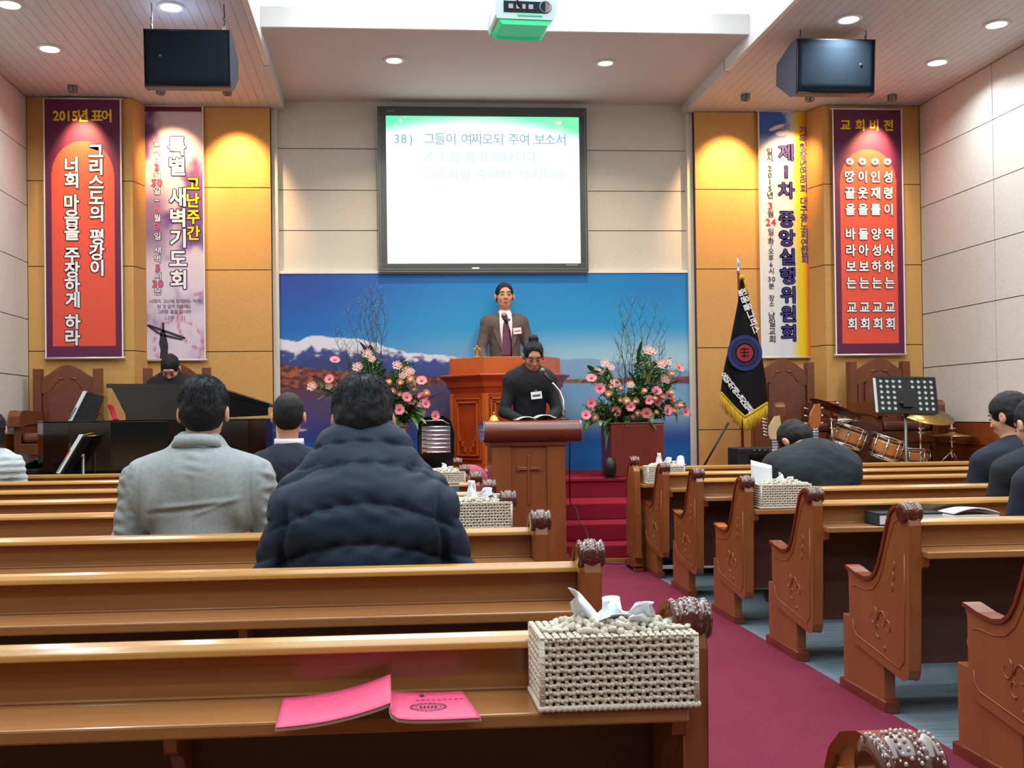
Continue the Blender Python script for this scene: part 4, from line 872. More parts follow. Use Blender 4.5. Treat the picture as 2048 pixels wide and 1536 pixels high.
t=thing('footlight','small black footlight on the platform beside the right flower pedestal','lamp',(1.93,8.72,.549)); part('housing',G().lathe([(.03,0),(.05,.03),(.055,.12),(.03,.17),(.001,.18)],n=16),'black',t); part('foot',G().box(-.05,.05,-.04,.04,0,.008),'black',t)
# ================================================================= THRONE CHAIRS
def throne(cx,y,z,lab):
    t=thing('throne_chair',lab,'chair',(cx,y,z),group='high-backed chairs along the orange wall')
    for s in (-1,1): 
        part('back_post',G().box(s*.262-.036,s*.262+.036,0,.09,0,1.02),'chair',t,.006)
        part('arm',G().prism([(-.56,.50),(-.56,.60),(-.52,.63),(-.40,.635),(.0,.62),(0,.54),(-.42,.53)],'x',s*.262-.05,s*.262+.05),'chair',t,.01)
        part('side_panel',G().box(s*.262-.03,s*.262+.03,-.50,0,.0,.53),'chair',t,.006)
    cr=[(-.226,.80)]+[(x/100*1.0,.935+.115*math.cos(PI*x/46)**1.6 if abs(x)<23 else .93) for x in range(-22,23,2)]+[(.226,.80)]+[(x/100,.80+.045*math.cos(PI*x/46)) for x in range(22,-23,-4)]
    c=part('crest_rail',G().prism(cr,'y',.015,.075),'chair',t,.005)
    g=G()
    for s in (-1,1):
        g.tube([(s*(.02+.012*i),.012,.935-.001*i*i+.006*math.sin(i*2)) for i in range(12)],.005,5); g.ell((s*.06,.012,.93),(.03,.006,.012),8,5)
    sub('carving',g,'chair',c)
    part('back_panel',G().box(-.226,.226,.03,.06,.40,.82),'chair',t,.003)
    for s in (-1,1): part('back_stile',G().box(s*.18-.03,s*.18+.03,.018,.04,.42,.82),'chair',t,.004)
    part('back_cushion',G().prism([(-.14,.44),(.14,.44),(.14,.80)]+[(.14*math.cos(PI*k/10),.80+.03*math.sin(PI*k/10)) for k in range(1,10)]+[(-.14,.80)],'y',-.015,.03),'leather',t,.014)
    part('seat_cushion',G().box(-.225,.225,-.50,.0,.365,.45),'leather',t,.03); part('seat_frame',G().box(-.24,.24,-.49,.0,.26,.362),'chair',t,.006); part('front_apron',G().prism([(-.24,.26),(.24,.26),(.2,.20),(.1,.17),(-.1,.17),(-.2,.20)],'y',-.48,-.45),'chair',t,.004)
    return t
c1=throne(-2.84,9.42,.548,'high-backed brown leather chair at the far left below the red banner')
dup(c1,(-1.875,9.42,.548),label='high-backed chair directly behind the pianist')
dup(c1,(3.76,9.42,.548),label='high-backed brown leather chair right of the black flag')
dup(c1,(4.70,9.42,.548),label='high-backed brown leather chair behind the perforated music stand')
# ================================================================= PIANO
t=thing('grand_piano','black lacquered grand piano with raised lid left of the pulpit','piano',(-1.75,8.2,0),world=True)
out=[(-2.585,8.58),(-2.585,7.86),(-2.50,7.72),(-2.3,7.66),(-2.0,7.66),(-1.6,7.72),(-1.3,7.82),(-1.05,7.98),(-.93,8.12),(-.90,8.3),(-.90,8.58)]
bd_=part('case',G().prism(out,'z',.70,1.092),'piano',t,.008); sub('rim_edge',G().prism([(x*1.0+(.0),y) for x,y in out],'z',1.0925,1.098),'piano',bd_,t)
part('lid',G().prism([(-2.145,1.352),(-2.145,1.378),(-1.40,1.368),(-.905,1.21),(-.905,1.185),(-1.42,1.340)],'y',8.12,8.56),'piano',t,.004)
part('music_desk',G().prism([(-2.11,1.350),(-1.42,1.345),(-1.42,1.10),(-1.985,1.10)],'y',8.14,8.17),'piano',t,.004)
part('lid_flap',G().prism([(-1.42,1.335),(-.92,1.185),(-.92,1.125),(-1.42,1.105)],'y',8.12,8.16),'piano',t,.004)
part('lid_prop',G().tube([(-2.0,8.3,1.09),(-2.03,8.3,1.355)],.009,8),'gold',t)
for x,y in ((-2.4,8.35),(-1.1,8.35),(-1.8,7.9)): l=part('leg',G().prism([(x-.05,.06),(x+.05,.06),(x+.07,.70),(x-.07,.70)],'y',y-.05,y+.05),'piano',t,.01); sub('caster',G().lathe([(.03,-.012),(.03,.012)],(x,y,.03),(0,1,0),16),'gold',l,t)
part('pedal_lyre',G().box(-1.95,-1.75,8.30,8.36,.12,.70),'piano',t,.01)
t=thing('piano_cover','folded black piano cover heaped at the left end of the piano','cover',(-2.75,8.25,0)); part('cloth',G().grid(lambda u,v:(-.20+.36*u,-.22+.4*v,.78+.035*math.sin(u*9)+.03*math.sin(v*7+u*4)-.6*max(0,abs(u-.5)-.42)*4),24,20),'black',t,thick=.02); part('box_stool',G().box(-.17,.13,-.19,.15,0,.74),'black',t,.02)
t=thing('music_folder','open sheet music folder leaning on top of the piano, seen edge on','folder',(-2.27,8.0,1.0985)); part('cover_board',G().prism([(-.11,.0),(0,.215),(.135,.18),(.07,.0)],'y',-.01,.0),'black',t,.002); part('sheets',G().prism([(-.125,.0),(-.012,.225),(.012,.222),(-.10,.0)],'y',-.03,-.012),'paper',t,.001); part('printed_edge',G().prism([(-.12,.01),(-.07,.1),(-.06,.1),(-.11,.01)],'y',-.032,-.0305),'blue',t); part('desk_strut',G().tube([(.05,.01,.01),(.10,.05,.06),(.13,.0,.0)],.005,6),'black',t)
t=thing('paper_strip','red paper strip standing on the piano beside the raised lid','paper',(-2.07,8.0,1.0985)); part('strip',G().grid(lambda u,v:(-.048+.046*u+.045*v*0-.0+(.048*(1-v)**1.0)*1.0,.0+.01*math.sin(v*3),.125*v),4,8),mat('red_paper',lin(206,40,60),.6),t,thick=.0015)
t=thing('music_stand','black music stand with white sheets seen edge on, before the piano','music stand',(-2.19,7.52,0))
part('desk',G().prism([(-.09,.74),(.06,.99),(.07,.985),(-.08,.73)],'y',-.11,.11),'black',t,.002); part('sheets',G().prism([(-.115,.735),(.045,1.0),(.066,.997),(-.095,.73)],'y',-.13,-.08),'paper',t,.002); part('printed_edge',G().prism([(-.112,.738),(-.055,.835),(-.048,.835),(-.105,.738)],'y',-.132,-.1305),'blue',t); part('printed_edge',G().prism([(-.055,.835),(-.02,.893),(-.013,.893),(-.048,.835)],'y',-.132,-.1305),'tred',t)
part('pole',G().tube([(.03,0,.18),(.03,0,.86)],.012,8),'steel',t); 
for k in range(3): a=k*2.09; part('leg',G().tube([(.03,0,.22),(.03+.17*math.cos(a),.15*math.sin(a),.012)],.009,6),'black',t)
part('knob',G().ell((.03,-.02,.845),.012),'brass',t); part('sheet_rods',G().tube([(.06,-.1,.995),(.12,-.06,1.01)],.004,5).tube([(.06,-.02,.985),(.13,.02,.99)],.004,5),'brass',t)
# ================================================================= FLAG
t=thing('flag','black satin flag with yellow fringe and round blue emblem on a pole','flag',(3.18,8.9,.561),world=True)
part('pole',G().tube([(3.178,8.93,.60),(3.162,8.93,2.36)],.012,10),'redwood',t); part('spear_tip',G().lathe([(.014,0),(.016,.03),(.008,.045),(.02,.075),(.012,.12),(.001,.165)],c=(3.161,8.93,2.34),n=14),'chrome',t); part('base',G().lathe([(.14,0),(.14,.02),(.03,.05),(.02,.08),(.001,.08)],c=(3.178,8.93,.561),n=24),'steel',t)
LE=[(3.168,2.30),(3.143,2.098),(3.100,1.90),(3.055,1.698),(3.018,1.56),(2.985,1.42),(2.967,1.277)]; RE=[(3.196,2.30),(3.235,2.14),(3.273,1.964),(3.31,1.82),(3.338,1.696),(3.365,1.54),(3.388,1.384),(3.398,1.183)]
def interp(E,s):
    k=s*(len(E)-1); i=min(int(k),len(E)-2); f=k-i; return (E[i][0]*(1-f)+E[i+1][0]*f,E[i][1]*(1-f)+E[i+1][1]*f)
def flagp(u,v,dy=0):
    a=interp(LE,v); b=interp(RE,v); x=a[0]*(1-u)+b[0]*u; z=a[1]*(1-u)+b[1]*u; z-=.17*v**6*max(0,1-abs(u-.5)*2)**1.0
    return (x,8.895+dy-.012*math.sin(u*PI*3.2+.6+v)*(.2+v),z)
c=part('cloth',G().grid(lambda u,v:flagp(u,v),30,50),'flag',t,thick=.003)
g=G()
Rr=random.Random(9)
for k in range(110):
    u=(k+.5)/110; p=flagp(u,1,-.004); L=.135+Rr.uniform(-.02,.015); q=flagp(min(1,max(0,u+Rr.uniform(-.02,.02))),1,-.01); g.tube([p,(q[0]+Rr.uniform(-.004,.004),q[1]+Rr.uniform(-.006,.006),q[2]-L*.5),(q[0]+Rr.uniform(-.008,.008),q[1],q[2]-L)],[.0045,.0035,.003],4)
part('fringe',g,'fringe',t)['kind']='stuff'
part('fringe_heading',G().tube([flagp(k/30,1,-.008) for k in range(31)],.010,6),'fringe',t); part('fringe_side',G().tube([flagp(1.0,v,-.004) for v in (0,.05,.1,.14)],.014,6).tube([flagp(u,.0,-.004) for u in (-.3,.3,1)],.022,6),'fringe',t)
def ring(cx,cz,r0,r1,Y,a0=0,a1=2*PI,n=48):
    g=G(); v=[];f=[]
    for k in range(n+1): a=a0+(a1-a0)*k/n; v+=[(cx+r0*math.cos(a),Y,cz+r0*math.sin(a)),(cx+r1*math.cos(a),Y,cz+r1*math.sin(a))]
    for k in range(n): f.append((2*k,2*k+1,2*k+3,2*k+2))
    return g.add(v,f)
em=part('emblem',ring(3.188,1.625,.125,.158,8.870),'emb',t); sub('emblem_field',ring(3.188,1.625,.085,.122,8.8705),mat('emblem_dark',lin(16,22,60),.6),em,t)
sub('emblem_centre',ring(3.188,1.625,.0,.076,8.8702),mat('emblem_red',lin(150,26,48),.6),em,t); g=G()
for k in range(3): g.box(3.145+k*.004,3.225,8.868,8.8695,1.655-k*.030,1.663-k*.030)
g.box(3.178,3.186,8.868,8.8695,1.58,1.67); sub('emblem_mark',g,'flag',em,t)
def rotchars(s,a,b,size,sx=1):
    n=len(s); ang=math.atan2(b[1]-a[1],b[0]-a[0]); out=G()
    for i,ch in enumerate(s):
        p=((i+.5)/n); cx=a[0]+(b[0]-a[0])*p; cz=a[1]+(b[1]-a[1])*p
        if (ch,.03) not in GL: continue
        co,fs=GL[ch,.03]; mx=(co[:,0].min()+co[:,0].max())/2
        out.add([(cx+((x-mx)*math.cos(ang)-(y-.36)*math.sin(ang))*size,8.868,cz+((x-mx)*math.sin(ang)+(y-.36)*math.cos(ang))*size) for x,y in co],fs)
    return out
part('lettering',rotchars('젊음을그리스',(3.160,2.20),(3.300,1.80),.075),'twhite',t); part('lettering',rotchars('예장대구중노회연합회',(2.985,1.44),(3.235,1.11),.062),'twhite',t)
t=thing('stand_leg','thin dark slanting pole between the flag and the orange wall','pole',(2.80,8.9,.549)); part('rod',G().tube([(-.035,0,.0),(.24,0,.46)],.010,8),'black',t); part('rubber_tip',G().tube([(-.045,0,-.0),(-.02,0,.03)],.014,8),'black',t)
# ================================================================= AMPLIFIER AND GUITARS
t=thing('amplifier','low black amplifier box on the stage floor below the flag','amplifier',(3.03,8.2,.562)); part('cabinet',G().box(-.16,.18,0,.24,0,.245),'black',t,.01); part('grille',G().box(-.06,.17,-.006,-.001,.02,.20),'piano',t,.003); part('control_panel',G().box(-.15,.17,-.004,-.001,.21,.235),'grille',t)
for k in range(4): part('knob',G().lathe([(.008,0),(.007,-.012),(.001,-.012)],c=(-.02+k*.045,-.005,.222),ax=(0,1,0),n=10),'steel',t)
def guitar(lab,x,y,ang,wood,headmat,h,tw):
    t=thing('guitar',lab,'guitar',(x,y,0),ang); 
    bo=[(0,.12),(.10,.12),(.165,.18),(.17,.25),(.13,.32),(.12,.38),(.15,.45),(.12,.50),(.06,.48),(.03,.50),(-.03,.50),(-.06,.48),(-.13,.53),(-.15,.46),(-.12,.38),(-.14,.31),(-.175,.24),(-.16,.17),(-.1,.12)]
    part('body',G().prism([(a,b*h) for a,b in bo],'y',-.02,.02),wood,t,.008)
    nk=part('neck',G().box(-.025,.025,-.03,-.004,.45*h,.90*h),'rosewd',t,.003); g=G()
    for k in range(14): z=.46*h+(.44*h)*(1-.944**(k*1.2))/(1-.944**(17)); g.box(-.026,.026,-.0315,-.0302,z,z+.003)
    sub('frets',g,'paper',nk); g=G()
    for k in range(6): g.tube([(-.018+.0072*k,-.034,.25*h),(-.018+.0072*k,-.034,.90*h)],.0009,4)
    sub('strings',g,'chrome',nk)
    hd=part('headstock',G().prism([(-.026,.90*h),(.026,.90*h),(.045,.95*h),(.052,1.02*h),(.045,1.08*h),(.01,1.075*h),(-.035,1.0*h),(-.040,.94*h)],'y',-.024,-.006),headmat,t,.004)
    for k in range(6):
        s=-1 if (k%2==0 and tw) or not tw else 1; j=k//2 if tw else k; z=(.935+.055*j if tw else .925+.026*k)*h; x0=s*(.042+.002*j)
        sub('tuning_peg',G().tube([(x0,-.012,z),(x0+s*.022,-.012,z+.005)],.003,6).ell((x0+s*.030,-.012,z+.006),(.011,.004,.008),8,6),'chrome',hd)
    part('stand',G().tube([(-.14,-.05,.0),(0,.06,.2),(.14,-.05,0)],.008,6).tube([(0,.2,0),(0,.06,.2),(0,.06,.3)],.008,6).box(-.1,.1,-.05,.08,.11*h,.118*h),'black',t)
guitar('pale headstock electric guitar standing left of the bowed man in charcoal',3.05,7.88,0,'tan','tan',.985,False)
guitar('guitar with silver tuning pegs just above the bowed man in charcoal',3.36,7.84,.15,'redwood',mat('amber_wood',lin(170,96,44),.3,coat=.4),1.07,True)
# ================================================================= DRUM KIT
def tilt(ax): return Vector(ax).normalized()
t=thing('drum_kit','sunburst drum kit with tilted toms and chrome hoops on the stage','drums',(4.25,8.75,.56),world=True)
def drum(c,ax,r,h):
    ax=tilt(ax); c=Vector(c)
    s=part('shell',G().lathe([(r*.97,0),(r*.97,h)],c=c,ax=ax,n=32),'shell',t); 
    sub('amber_band',G().lathe([(r*.971,h*.2),(r*.976,h*.3),(r*.976,h*.7),(r*.971,h*.8)],c=c,ax=ax,n=32),'drumw',s,t)
    for hh in (.0,h): sub('hoop',G().lathe([(r*.97,hh-.014),(r*1.03,hh-.014),(r*1.04,hh-.008),(r*1.02,hh),(r*1.04,hh+.008),(r*1.03,hh+.014),(r*.98,hh+.014)],c=c,ax=ax,n=32),'chrome',s,t)
    sub('drum_head',G().lathe([(.001,h+.004),(r*.97,h+.004),(r*.97,h+.001),(.001,h+.001)],c=c,ax=ax,n=32),'head',s,t)
    a=Vector((1,0,0)); a=(a-a.dot(ax)*ax).normalized(); b=ax.cross(a)
    for k in range(8):
        th=2*PI*k/8+.3; d=(math.cos(th)*a+math.sin(th)*b)*r*1.03; p=c+d
        sub('tension_lug',G().tube([p,p+ax*h],.0035,6).tube([p+ax*h*.3,p+ax*h*.7],.009,6),'chrome',s,t)
drum((4.02,8.72,.80),(.36,-.12,1),.135,.165); drum((4.33,8.66,.70),(.27,-.22,1),.128,.175); drum((4.64,8.80,.64),(.06,-.05,1),.165,.12)
drum((4.15,9.02,.56+.24),(0,-1,0.0),.225,.02)
part('bass_drum',G().lathe([(.22,0),(.22,.32)],c=(4.15,8.66,.80),ax=(0,1,0),n=36),'shell',t)
for p in ([(4.13,8.8,.90),(4.17,8.8,.97),(4.24,8.8,.97),(4.27,8.78,.90)],[(4.2,8.8,.70),(4.2,8.8,1.0)],[(4.08,8.85,.93),(4.2,8.8,.93)],[(4.35,8.8,.86),(4.2,8.8,.95)]): part('tom_mount',G().tube(p,.013,8),'chrome',t)
for p in ((4.14,8.76,.90),(4.18,8.76,.93),(4.11,8.76,.95),(4.24,8.75,.88),(4.27,8.74,.84)): part('mount_wing_nut',G().ell(p,(.028,.018,.022),10,6),'chrome',t)
def cymbal(lab,c,ax,r,m='brass'):
    k=thing('cymbal',lab,'cymbal',c); part('disc',G().lathe([(.001,.030),(.02,.028),(r*.18,.014),(r*.22,.010),(r,-.004),(r,-.007),(r*.2,.006),(.001,.02)],ax=tilt(ax),n=48),m,k); part('wing_nut',G().ell(tilt(ax)*.045,(.012,.008,.014)),'chrome',k); part('felt',G().lathe([(.016,.03),(.016,.04)],ax=tilt(ax),n=12),'black',k)
cymbal('tilted dark crash cymbal above the left tom of the drum kit',(3.885,8.6,1.125),(.44,-.02,1),.225,mat('dark_bronze',lin(110,60,34),.3,1))
cymbal('bronze ride cymbal behind the perforated music stand',(4.68,8.60,1.07),(.10,-.42,1),.25)
cymbal('flat hi-hat cymbal on a stand at the right of the drum kit',(5.0,8.72,.876),(0,-.03,1),.19)
def cstand(lab,x,y,z,ex=()):
    k=thing('cymbal_stand',lab,'stand',(x,y,.562)); part('tube',G().tube([(0,0,.08),(0,0,z-.562)],.009,8).tube([(0,0,.08),(0,0,.2)],.013,8),'chrome',k)
    for q in range(3): a=q*2.09+.4; part('leg',G().tube([(0,0,.17),(.15*math.cos(a),.15*math.sin(a),.01)],.007,6),'chrome',k)
    for zz in ex: part('clamp',G().lathe([(.012,-.012),(.02,-.008),(.02,.008),(.012,.012)],c=(0,0,zz-.562),n=12).ell((.025,0,zz-.562),(.02,.006,.008)),'chrome',k)
cstand('chrome stand holding the tilted crash cymbal',3.86,8.62,1.10,(1.03,.95))
cstand('chrome stand holding the bronze ride cymbal',4.665,8.64,1.04,(1.0,.94,.9))
cstand('chrome hi-hat stand at the right wall',5.0,8.73,1.05,(.93,.82))
# ================================================================= PERFORATED MUSIC STAND
t=thing('music_stand','black perforated music stand holding white sheets before the drum kit','music stand',(3.95,7.5,0))
Tm=Matrix.Translation((0,0,1.215))@Matrix.Rotation(.035,4,'Y')@Matrix.Rotation(-.22,4,'X')@Matrix.Rotation(-.02,4,'Z')
g=G(); nc,nr=9,6; W_,H_=.44,.285; cw,chh=W_/nc,(H_-.03)/nr
def hole(c,r): return not (c==4 or (r<4 and c in (3,5)))
for c in range(nc):
    for r in range(nr):
        x0,z0=-W_/2+c*cw,-H_/2+.015+r*chh; cx,cz_=x0+cw/2,z0+chh/2
        if not hole(c,r): g.add([(x0,0,z0),(x0+cw,0,z0),(x0+cw,0,z0+chh),(x0,0,z0+chh)],[(0,1,2,3)]); continue
        v=[];n=12
        for k in range(n):
            a=2*PI*k/n; v.append((cx+.0135*math.cos(a),0,cz_+.0135*math.sin(a)))
        for k in range(n):
            a=2*PI*k/n; q=max(abs(math.cos(a))/(cw/2),abs(math.sin(a))/(chh/2)); v.append((cx+math.cos(a)/q,0,cz_+math.sin(a)/q))
        v+=[(x0,0,z0),(x0+cw,0,z0),(x0+cw,0,z0+chh),(x0,0,z0+chh)]
        f=[(k,(k+1)%n,n+(k+1)%n,n+k) for k in range(n)]+[(n+7,n+8,2*n)if 0 else (n+7,n+8,2*n),(n+10,n+11,2*n+1),(n+1,n+2,2*n+2),(n+4,n+5,2*n+3)]
        g.add(v,f)
g.box(-W_/2-.012,-W_/2,-.003,.003,-H_/2,H_/2).box(W_/2,W_/2+.012,-.003,.003,-H_/2,H_/2).box(-W_/2,W_/2,-.003,.003,-H_/2,-H_/2+.015).box(-W_/2,W_/2,-.003,.003,H_/2-.015,H_/2)
part('perforated_desk',g.tr(Tm),'black',t); part('sheets',G().box(-W_/2-.03,W_/2+.0,.006,.012,-H_/2+.005,H_/2-.015).tr(Tm),mat('sheet_grey',lin(214,226,226),.7,emit=None),t); part('bottom_lip',G().box(-W_/2,W_/2,0,.05,-H_/2-.004,-H_/2).tr(Tm),'black',t)
part('pole',G().tube([(-.01,.01,.14),(-.01,.01,1.10)],.011,10),'steel',t); part('clamp',G().box(-.05,.03,-.03,-.002,-.10,-.05).ell((-.055,-.02,-.07),(.018,.014,.014)).tr(Tm),'black',t); part('clamp_neck',G().tube([(-.01,.0,1.05),(-.01,-.0,1.15)],.02,10),'black',t)
for k in range(3): a=k*2.09+.5; part('leg',G().tube([(-.01,.01,.16),(-.01+.2*math.cos(a),.01+.2*math.sin(a),.01)],.009,6),'black',t)
# ================================================================= PEOPLE
# each body is one continuous surface grown from blended volumes on a grid
class Sdf:
    def __init__(s,lo,hi,h):
        s.lo=np.array(lo,float); s.h=h; s.n=np.ceil((np.array(hi)-lo)/h).astype(int)+1; s.v=np.full(s.n,.12,np.float32)
    def box(s,lo,hi):
        a=np.maximum(np.floor((np.array(lo)-s.lo)/s.h).astype(int),0); b=np.minimum(np.ceil((np.array(hi)-s.lo)/s.h).astype(int)+1,s.n)
        if (b<=a).any(): return None
        g=[(s.lo[i]+s.h*np.arange(a[i],b[i])).astype(np.float32) for i in range(3)]
        return tuple(slice(a[i],b[i]) for i in range(3)),g[0][:,None,None],g[1][None,:,None],g[2][None,None,:]
    def mix(s,sl,d,k,op):
        o=s.v[sl]
        if op=='u':
            h=np.clip(.5+.5*(o-d)/k,0,1); s.v[sl]=o*(1-h)+d*h-k*h*(1-h)
        elif op=='s':
            d=-d; h=np.clip(.5-.5*(o-d)/k,0,1); s.v[sl]=o*(1-h)+d*h+k*h*(1-h)
        return s
    def cap(s,a,b,ra,rb=None,k=.03,op='u',sy=1.0):
        rb=ra if rb is None else rb; a=np.array(a,float);b=np.array(b,float); R=max(ra,rb)/min(1,sy)+k+3*s.h
        q=s.box(np.minimum(a,b)-R,np.maximum(a,b)+R)
        if q is None: return s
        sl,x,y,z=q; d=(b-a).copy(); x=x-a[0]; y=(y-a[1])*sy; z=z-a[2]; d[1]*=sy; L=float(d@d)+1e-9
        t=np.clip((x*d[0]+y*d[1]+z*d[2])/L,0,1); r=ra+(rb-ra)*t
        return s.mix(sl,np.sqrt((x-t*d[0])**2+(y-t*d[1])**2+(z-t*d[2])**2)-r,k,op)
    def ell(s,c,r,R=None,k=.03,op='u'):
        c=np.array(c,float); m=max(r)+k+3*s.h; q=s.box(c-m,c+m)
        if q is None: return s
        sl,x,y,z=q; x=x-c[0];y=y-c[1];z=z-c[2]
        if R is not None: R=np.array(R); x,y,z=R[0,0]*x+R[1,0]*y+R[2,0]*z,R[0,1]*x+R[1,1]*y+R[2,1]*z,R[0,2]*x+R[1,2]*y+R[2,2]*z
        k0=np.sqrt((x/r[0])**2+(y/r[1])**2+(z/r[2])**2); k1=np.sqrt((x/r[0]**2)**2+(y/r[1]**2)**2+(z/r[2]**2)**2)+1e-6
        return s.mix(sl,k0*(k0-1)/k1,k,op)
    def mesh(s):
        v=s.v; ins=v<0; n=v.shape; c=np.zeros(np.array(n)-1,int)
        for i in (0,1):
            for j in (0,1):
                for k in (0,1): c+=ins[i:n[0]-1+i,j:n[1]-1+j,k:n[2]-1+k]
        act=(c>0)&(c<8); idx=-np.ones(act.shape,int); P=np.argwhere(act); idx[act]=np.arange(len(P))
        acc=np.zeros((len(P),3)); cnt=np.zeros(len(P))
        cor=[(i,j,k) for i in (0,1) for j in (0,1) for k in (0,1)]
        for a in cor:
            for ax in range(3):
                if a[ax]: continue
                b=list(a); b[ax]=1; b=tuple(b)
                va=v[P[:,0]+a[0],P[:,1]+a[1],P[:,2]+a[2]]; vb=v[P[:,0]+b[0],P[:,1]+b[1],P[:,2]+b[2]]
                m=(va<0)!=(vb<0); t=np.where(m,va/(va-vb+1e-12),0)
                p=np.array(a,float)[None]+t[:,None]*(np.array(b)-np.array(a))[None]; acc[m]+=p[m]; cnt[m]+=1
        V=s.lo+s.h*(P+acc/np.maximum(cnt,1)[:,None]); F=[]
        for ax in range(3):
            u,w=(ax+1)%3,(ax+2)%3; sl0=[slice(1,None)]*3; sl1=[slice(1,None)]*3; sl0[ax]=slice(0,-1)
            A=ins[tuple(slice(0,-1) if i==ax else slice(1,-1) for i in range(3))]; B=ins[tuple(slice(1,None) if i==ax else slice(1,-1) for i in range(3))]
            e=np.argwhere(A!=B); 
            if not len(e): continue
            off=np.ones(3,int); off[ax]=0; e=e+off; fl=A[tuple((e-off).T)]
            du=np.zeros(3,int);du[u]=1; dw=np.zeros(3,int);dw[w]=1
            q=np.stack([idx[tuple((e-du-dw).T)],idx[tuple((e-dw).T)],idx[tuple(e.T)],idx[tuple((e-du).T)]],1); q[~fl]=q[~fl][:,::-1]; F.append(q)
        return V,np.concatenate(F)
def normals(V,F):
    n=np.cross(V[F[:,2]]-V[F[:,0]],V[F[:,3]]-V[F[:,1]]); N=np.zeros_like(V)
    for k in range(4): np.add.at(N,F[:,k],n)
    return N/(np.linalg.norm(N,axis=1,keepdims=True)+1e-12)
def smooth(V,F,it=2):
    for _ in range(it):
        S=np.zeros_like(V); C=np.zeros(len(V))
        for a,b in ((0,1),(1,2),(2,3),(3,0)):
            np.add.at(S,F[:,a],V[F[:,b]]); np.add.at(C,F[:,a],1)
            np.add.at(S,F[:,b],V[F[:,a]]); np.add.at(C,F[:,b],1)
        V=V*.45+.55*S/C[:,None]
    return V
def sdfobj(name,S,m,root,disp=None,it=2):
    V,F=S.mesh(); V=smooth(V,F,it)
    if disp is not None: V=V+normals(V,F)*disp(V)[:,None]
    return link(name,npmesh(name,V,F),M[m] if isinstance(m,str) else m,root)
def n3(V,f,s=0):
    x,y,z=V[:,0]*f,V[:,1]*f,V[:,2]*f
    return (np.sin(x*1.7+s+np.sin(y*1.3+s*2)*1.6)*np.sin(y*2.1+s*.7+np.sin(z*1.9)*1.3)*np.sin(z*1.5+s*1.9+np.sin(x*1.1)*1.4))
def Rm(yaw,pitch,roll=0): return np.array(Matrix.Rotation(yaw,3,'Z')@Matrix.Rotation(-pitch,3,'X')@Matrix.Rotation(roll,3,'Y'))
def hand(S,w,d,n,side,curl=.5):
    w,d,n=(Vector(q) for q in (w,d,n)); d.normalize(); n=(n-n.dot(d)*d).normalized(); l=d.cross(n)*side
    K=.010
    for o in (-.027,-.009,.009,.027): S.cap(w,w+d*.085+l*o,.017,.013,K)
    for o,L in ((-.030,.062),(-.010,.078),(.010,.083),(.030,.073)):
        a=w+d*.085+l*o; d1=(d*math.cos(curl*.5)+n*math.sin(curl*.5)); d2=(d*math.cos(curl*1.3)+n*math.sin(curl*1.3)); b=a+d1*L*.5; c=b+d2*L*.5
        S.cap(a,b,.0098,.009,.004); S.cap(b,c,.009,.0078,.004)
    a=w+d*.025+l*.022; b=a+(l*.75+d*.7+n*.25).normalized()*.042; c=b+(l*.25+d*.9+n*.35).normalized()*.032; S.cap(a,b,.013,.0105,.008); S.cap(b,c,.0105,.009,.004)
def strands(t,H,R,hs,T,n):
    R_=random.Random(3); g=G()
    for k in range(n):
        a=R_.uniform(0,2*PI); e=R_.uniform(-.15,1.45)
        if math.sin(a)*math.cos(e)>.35: continue
        d=(math.cos(e)*math.cos(a),math.cos(e)*math.sin(a),math.sin(e)); c=(0,-.015,.036); r=(.083*T,.101*T,.094*T)
        p=np.array([c[i]+r[i]*d[i]*.99 for i in range(3)]); n_=np.array(d); dn=np.array([d[0]*.6+R_.uniform(-.5,.5),-.35+R_.uniform(-.3,.3),-1.0]); dn=dn-n_*(dn@n_); dn/=np.linalg.norm(dn)+1e-6; L=R_.uniform(.018,.032)
        g.tube([H(p),H(p+dn*L*.5+n_*.0045),H(p+dn*L+n_*.004)],[.0014,.0011,.0004],3,cap=False)
    part('hair_strands',g,'hair',t)['kind']='stuff'
